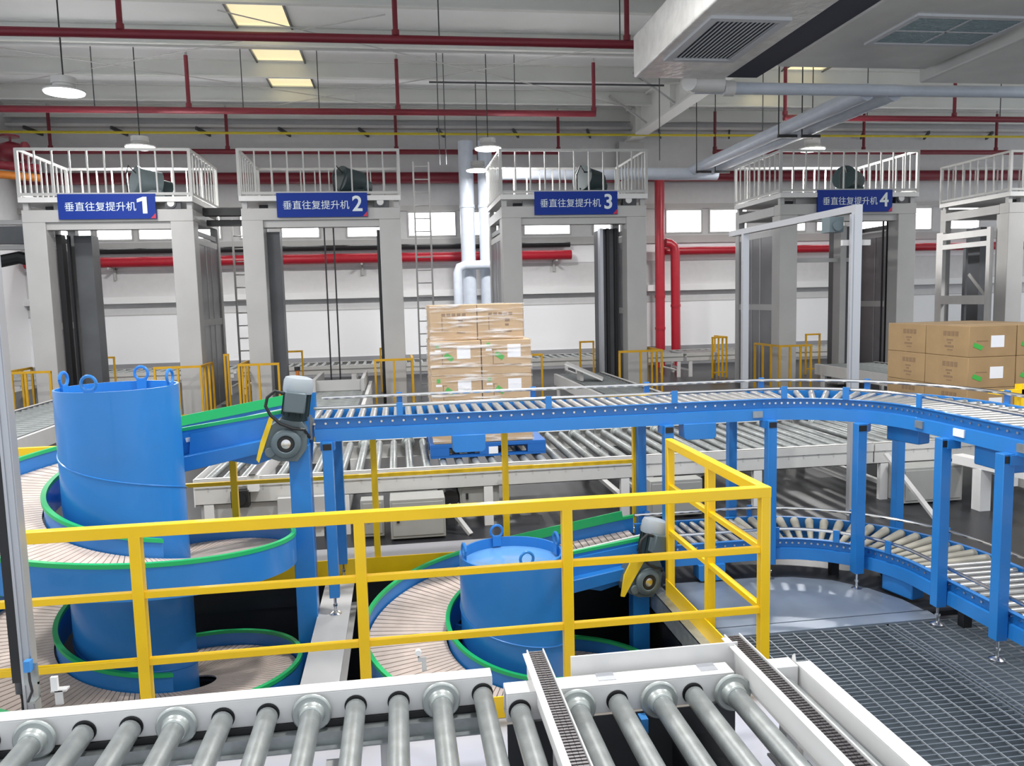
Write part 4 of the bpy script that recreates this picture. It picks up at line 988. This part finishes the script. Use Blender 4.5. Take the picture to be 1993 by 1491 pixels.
r = thing('indicator_post', 'short orange post with dark head behind the motor of the large spiral', 'post', (-1.95, 15.6, 0))
P('pole', MB().cyl((-1.95, 15.6, 0), (-1.95, 15.6, 1.0), 0.035, 10), ORANGE, r); P('head', MB().cyl((-1.95, 15.6, 1.0), (-1.95, 15.6, 1.07), 0.055, 10), BLACK, r)

# ------------------------------------------------------------------ ceiling services
def pipe(name, pts, rad, m, label, cat, group, seg=10):
    return T(name, MB().tube(pts, rad, seg), m, label, cat, group)
SPR = 'red sprinkler mains under the roof'
def main_pipe(y, x0, x1, z, rad, drops, label, up=True):
    r = thing('sprinkler_pipe', label, 'pipe', ((x0+x1)/2, y, z), SPR)
    P('main_run', MB().tube([(x0, y, z), (x1, y, z)], rad, 12), REDD, r)
    for x in drops:
        d = P('riser', MB().cyl((x, y, z), (x, y, 7.9), 0.045, 10), REDD, r)
        P('sprinkler_head', MB().cyl((x, y, 7.9), (x, y, 8.0), 0.03, 8), GRYL, d)
        P('coupling', MB().cyl((x, y, z+rad*0.8), (x, y, z+rad+0.08), 0.065, 10), REDD, d)
    return r
main_pipe(14.0, -10.6, 5.6, 6.68, 0.075, [-4.24, 0.16, 4.2], 'nearest red pipe running across the top of the photo')
main_pipe(19.25, -10.6, 4.97, 6.7, 0.075, [-9.5, -4.48, 0.21, 4.93], 'middle red pipe running left from the rafter')
main_pipe(24.2, -10.6, 5.1, 6.7, 0.075, [-9.4, -4.64, 0.17, 5.07], 'farthest red pipe seen through the lift railings at left')
main_pipe(19.3, 9.87, 24, 6.66, 0.075, [9.9, 14.6, 19.2], 'red pipe crossing behind the sloping pale pipes at right')
main_pipe(24.0, 9.95, 25, 6.68, 0.075, [10.0, 15.0, 19.7], 'far red pipe above lift number four')
pipe('fire_main', [(-10.5, 24.7, 6.02), (7.2, 24.7, 6.02)], 0.17, REDD, 'thick red pipe along the back wall behind the lift railings at left', 'pipe', 'thick red fire mains on the back wall', 16)
pipe('fire_main', [(8.0, 24.7, 6.05), (25, 24.7, 6.05)], 0.17, REDD, 'thick red pipe along the back wall behind the railings of lift four', 'pipe', 'thick red fire mains on the back wall', 16)
pipe('fire_main', [(-10.5, 24.6, 3.62), (5.5, 24.6, 3.62)], 0.15, RED, 'long red pipe below the windows at left', 'pipe', 'thick red fire mains on the back wall', 16)
pipe('fire_main', [(8.3, 24.6, 3.68), (25, 24.6, 3.68)], 0.13, RED, 'long red pipe below the windows at right', 'pipe', 'thick red fire mains on the back wall', 16)
r = thing('fire_riser', 'left of the two thick vertical red pipes beside lift three', 'pipe', (8.2, 24.0, 0), 'vertical red risers')
P('riser_pipe', MB().cyl((8.2, 24.0, 0), (8.2, 24.0, 6.0), 0.15, 18), RED, r)
for z in (1.2, 2.2): P('clamp', MB().cyl((8.2, 24.0, z), (8.2, 24.0, z+0.08), 0.165, 18), RED, r)
r = thing('fire_riser', 'right, shorter of the two thick vertical red pipes beside lift three', 'pipe', (8.75, 24.0, 0), 'vertical red risers')
P('riser_pipe', MB().tube([(8.72, 24.0, 0), (8.70, 24.0, 3.6), (8.66, 24.0, 3.78), (8.52, 24.0, 3.88), (8.38, 24.0, 3.9)], 0.145, 16), RED, r)
for z in (1.9,): P('clamp', MB().cyl((8.71, 24.0, z), (8.71, 24.0, z+0.08), 0.16, 18), RED, r)
pipe('gas_pipe', [(-10.6, 23.5, 7.08), (25, 23.5, 7.08)], 0.035, YPIPE, 'thin yellow pipe running the full width under the roof', 'pipe', None, 8)
pipe('cable_conduit', [(-10.5, 24.75, 3.95), (5.5, 24.75, 3.95)], 0.085, BLACK, 'black pipe below the windows, just above the long red pipe', 'pipe', None, 10)
r = thing('cable_tray', 'grey tray on dark brackets along the top of the back wall', 'cable tray', (0, 24.5, 7.45))
P('tray', MB().box((-10.6, 24.35, 7.42), (25, 24.6, 7.50)), GRY, r)
for k in range(14):
    x = -10.1+k*2.3; P('bracket', MB().bar((x, 24.3, 7.38), (x+0.25, 24.9, 7.30), 0.06, 0.09), DARK, r)
pipe('conduit', [(-10.6, 17.68, 7.62), (6.0, 17.7, 7.62)], 0.03, GRYL, 'thin pale conduit below the second visible roof beam', 'conduit', None, 8)
pipe('conduit', [(1.0, 20.1, 7.62), (7.0, 20.1, 7.62)], 0.025, DARK, 'thin dark conduit below the third visible roof beam', 'conduit', None, 8)
# thin suspension rods
k = 0
for x, y, z0 in ((-6.5, 19.2, 6.75), (-3.3, 19.2, 6.75), (-1.6, 19.2, 6.75), (0.9, 14.0, 6.75), (1.15, 19.2, 5.5), (1.3, 19.2, 5.5), (3.0, 19.2, 6.75), (4.1, 14.0, 6.75), (4.2, 14.0, 6.75), (6.6, 19.2, 5.6), (9.3, 19.2, 5.6), (12.2, 19.3, 6.7), (16.0, 19.3, 6.7), (-10.5, 19.2, 6.75)):
    T('hanger_rod', MB().cyl((x, y+0.09, z0), (x, y+0.09, 8.1), 0.012, 6), DARK, 'thin dark rod hanging from the roof', 'rod', 'thin hanger rods under the roof')

# lamps
def lamp(x, y, z, label, power=1.0):
    r = thing('high_bay_lamp', label, 'lamp', (x, y, z), 'round hanging lamps')
    P('lamp_body', MB().lathe([(0.31, 0.02), (0.32, 0.045), (0.20, 0.085), (0.17, 0.10), (0.17, 0.14), (0.0, 0.14)], (x, y, z), (0,0,1), 28), GRYL, r)
    P('driver_box', MB().cyl((x, y, z+0.14), (x, y, z+0.25), 0.19, 20), GRYL, r)
    P('diffuser', MB().lathe([(0.0, 0.0), (0.30, 0.0), (0.31, 0.02)], (x, y, z), (0,0,1), 28), GLOW, r)
    P('cable', MB().cyl((x, y, z+0.25), (x, y, 8.1), 0.012, 6), BLACK, r)
    ld = bpy.data.lights.new('lamp_light', 'AREA'); ld.shape = 'DISK'; ld.size = 0.6; ld.energy = LAMP_WATTS*power; ld.color = (1.0, 0.99, 0.97)
    link('lamp_light', ld, r, (0, 0, -0.02))
lamp(-5.26, 14.27, 5.8, 'round white lamp hanging at upper left above lift one', 0.45)
lamp(-5.50, 18.95, 5.8, 'round white lamp just above the railing of lift one', 1.5)
lamp(2.28, 19.0, 5.8, 'round white lamp at the left edge of the railing of lift three', 1.5)
lamp(10.48, 19.0, 5.8, 'round white lamp above the railing of lift four', 1.5)
lamp(2.30, 21.6, 5.72, 'round white lamp in front of the two pale vertical ducts', 0.12)
for x, w in ((-5.3, 'left'), (1.5, 'middle'), (8.0, 'right')):
    for y, q in ((4.2, 'above the yellow railing'), (8.6, 'above the pallet conveyor')):
        lamp(x, y, 6.6, 'round white lamp high %s, %s of its row of three' % (q, w))
lamp(16.5, 14.2, 5.8, 'round white lamp right of the big ducts, above the rightmost lift')

# big ducts near the camera, upper right
def duct(x0, x1, y0, y1, z0, z1, m, label):
    r = thing('air_duct', label, 'duct', ((x0+x1)/2, (y0+y1)/2, z0), 'large ducts at upper right')
    P('duct_casing', MB().box((x0, y0, z0), (x1, y1, z1)), m, r, 0.03)
    return r
d = duct(3.79, 5.28, 5.0, 12.3, 5.64, 6.27, FOIL, 'duct wrapped in crumpled plastic with a slatted grille underneath')
P('grille_frame', MB().box((3.93, 9.55, 5.60), (4.98, 9.65, 5.64)).box((3.93, 11.20, 5.60), (4.98, 11.30, 5.64)).box((3.93, 9.65, 5.60), (4.03, 11.20, 5.64)).box((4.88, 9.65, 5.60), (4.98, 11.20, 5.64)), GRIL, d)
P('grille_cavity', MB().box((4.03, 9.65, 5.632), (4.88, 11.20, 5.638)), NAVY, d)  # dark sheet painted as the shade behind the slats
for k in range(14):
    x = 4.06+k*0.061; I('grille_slat', MB().box((-0.010, -0.775, -0.008), (0.010, 0.775, 0.0)).mesh(GRIL, name='grille_slat') if k == 0 else SLM, d, (x, 10.425, 5.625))
    if k == 0: SLM = [o for o in d.children if o.name.startswith('grille_slat')][0].data
T('duct_gap_band', MB().box((5.29, 5.0, 5.66), (5.80, 12.25, 5.78)), NAVY, 'dark band filling the gap between the two big ducts', 'duct gap')  # plain dark strip set between the two ducts
d = duct(5.81, 8.26, 5.0, 11.6, 5.64, 6.3, DUCT, 'wide grey duct with a square teal mesh panel underneath')
P('mesh_frame', MB().box((6.50, 9.30, 5.61), (8.12, 9.38, 5.64)).box((6.50, 10.36, 5.61), (8.12, 10.44, 5.64)).box((6.50, 9.38, 5.61), (6.58, 10.36, 5.64)).box((8.04, 9.38, 5.61), (8.12, 10.36, 5.64)).box((7.29, 9.38, 5.615), (7.32, 10.36, 5.64)).box((6.58, 9.86, 5.615), (8.04, 9.89, 5.64)), GRIL, d)
b = MB()
for k in range(18): b.box((6.58, 9.40+k*0.053, 5.622), (8.04, 9.40+k*0.053+0.03, 5.63))
P('mesh_slats', b, GLASSB, d); P('mesh_back', MB().box((6.58, 9.38, 5.632), (8.04, 10.36, 5.638)), GRYD, d)
d = duct(8.36, 10.6, 5.0, 11.9, 5.52, 6.3, DUCT, 'grey duct at the far upper right beside the wide one')
# insulated pipes
r = thing('insulated_pipe', 'pale insulated pipe running across below the ends of the big ducts', 'pipe', (8, 12.5, 5.5), 'pale insulated pipes')
P('pipe_run', MB().tube([(4.86, 12.5, 5.56), (16, 12.5, 5.56)], 0.095, 16), LAG, r)
P('white_elbow', MB().tube([(4.72, 12.35, 5.60), (4.80, 12.42, 5.60), (5.3, 12.42, 5.60)], 0.13, 16), WHT, r)
P('white_joint', MB().cyl((5.34, 12.5, 5.56), (5.52, 12.5, 5.56), 0.125, 16), WHT, r)
for k, (x, lab) in enumerate(((7.92, 'left of the two parallel pale pipes sloping down towards the back wall'), (8.42, 'right of the two parallel pale pipes sloping down towards the back wall'))):
    r = thing('insulated_pipe', lab, 'pipe', (x, 16, 5.5), 'pale insulated pipes')
    P('pipe_run', MB().tube([(x, 12.6, 5.56), (x, 20.4, 5.56)], 0.14, 16), LAG, r)
    for y in (15.3, 19.7): P('hanger_bracket', MB().box((x-0.2, y, 5.36), (x+0.2, y+0.06, 5.42)).cyl((x-0.19, y+0.03, 5.39), (x-0.19, y+0.03, 8.1), 0.012, 6), BLACK, r)
r = thing('insulated_pipe', 'shiny pale pipe running left behind the railing of lift three', 'pipe', (5.3, 20.5, 5.48), 'pale insulated pipes')
P('pipe_run', MB().tube([(2.5, 20.5, 5.48), (8.6, 20.5, 5.46)], 0.16, 16), LAG, r)
for x, lab in ((2.10, 'left pale vertical duct between lift two and lift three'), (2.64, 'right pale vertical duct between lift two and lift three')):
    r = thing('insulated_pipe', lab, 'pipe', (x, 22.9, 0), 'pale insulated pipes')
    P('pipe_run', MB().tube([(x, 22.9, 0), (x, 22.9, 6.75)], 0.21, 16), LAG, r)
    for z in (3.3, 4.9): P('pipe_collar', MB().cyl((x, 22.9, z), (x, 22.9, z+0.08), 0.225, 16), LAG, r)
r = thing('insulated_pipe', 'short pale pipe bent over beside the two vertical ducts', 'pipe', (1.75, 22.5, 0), 'pale insulated pipes')
P('pipe_run', MB().tube([(1.74, 22.5, 0), (1.74, 22.5, 3.06), (1.80, 22.5, 3.20), (1.96, 22.5, 3.26), (3.1, 22.5, 3.26)], 0.13, 14), LAG, r)

# dark cable duct bridging the first two lifts
r = thing('cable_duct', 'black cable duct bridging the gap between lift one and lift two', 'cable duct', (-3.5, 17.6, 4.1))
P('upper_duct', MB().box((-3.94, 17.5, 4.16), (-3.07, 17.75, 4.32)), BLACK, r); P('lower_duct', MB().box((-3.94, 17.8, 3.98), (-3.07, 18.0, 4.10)), BLACK, r)
# fire valves and pipes at the far left, beside lift one
r = thing('fire_valve', 'dark red valve and flange at the left edge beside the railing of lift one', 'valve', (-8.6, 19.5, 5.3))
P('valve_body', MB().lathe([(0.12, -0.3), (0.2, -0.22), (0.26, 0.0), (0.2, 0.22), (0.12, 0.3)], (-8.75, 20.3, 5.95), (1,0,0), 18), REDD, r)
P('flange', MB().cyl((-9.2, 20.3, 5.95), (-9.05, 20.3, 5.95), 0.27, 18).cyl((-8.46, 20.3, 5.95), (-8.40, 20.3, 5.95), 0.25, 18), REDD, r)
P('inlet_pipe', MB().cyl((-10.6, 20.3, 5.95), (-9.1, 20.3, 5.95), 0.15, 16), REDD, r)
P('hand_wheel', MB().cyl((-8.75, 20.3, 6.30), (-8.75, 20.3, 6.34), 0.2, 18).cyl((-8.75, 20.3, 6.1), (-8.75, 20.3, 6.31), 0.025, 8), REDD, r)
pipe('orange_pipe', [(-10.6, 19.0, 5.45), (-8.0, 20.0, 5.32)], 0.09, ORANGE, 'orange sloping pipe at the left edge beside the railing of lift one', 'pipe', None, 12)
pipe('orange_pipe', [(-10.6, 19.0, 5.68), (-8.0, 20.0, 5.53)], 0.10, REDD, 'dark red sloping pipe just above the orange one at the left edge', 'pipe', None, 12)
r = thing('cable_rack', 'grey rack with dark boxes at the left edge beside the column of lift one', 'rack', (-8.5, 19.0, 0))
P('rack_beam', MB().box((-10.6, 18.9, 4.16), (-7.25, 19.1, 4.26)), GRYL, r); P('rack_beam', MB().box((-10.6, 18.9, 3.62), (-7.25, 19.1, 3.72)), GRYL, r)
P('switch_box', MB().box((-8.9, 18.85, 3.74), (-7.95, 19.05, 4.12)), GRYD, r); P('junction_box', MB().box((-7.9, 18.9, 3.74), (-7.4, 19.05, 4.14)), GRY, r)
P('cable_bundle', MB().tube([(-10.4, 19.0, 3.5), (-9.0, 19.0, 3.3), (-8.2, 19.0, 3.45), (-7.4, 19.0, 3.2)], 0.14, 10), BLACK, r)
for x in (-10.4, -7.4): P('rack_post', MB().box((x-0.05, 19.0, 0), (x+0.05, 19.1, 4.16)), GRYL, r)

for x, z, q in ((-8.2, 3.47, 'left'), (-1.0, 3.47, 'middle'), (5.0, 3.47, 'right')):
    T('pipe_bracket', MB().box((x-0.03, 24.4, z-0.05), (x+0.03, 25.0, z)).box((x-0.03, 24.9, z-0.35), (x+0.03, 25.0, z)), GRYL, 'small wall bracket under the long red pipe at left, %s one of three' % q, 'bracket', 'wall brackets under the red pipe')
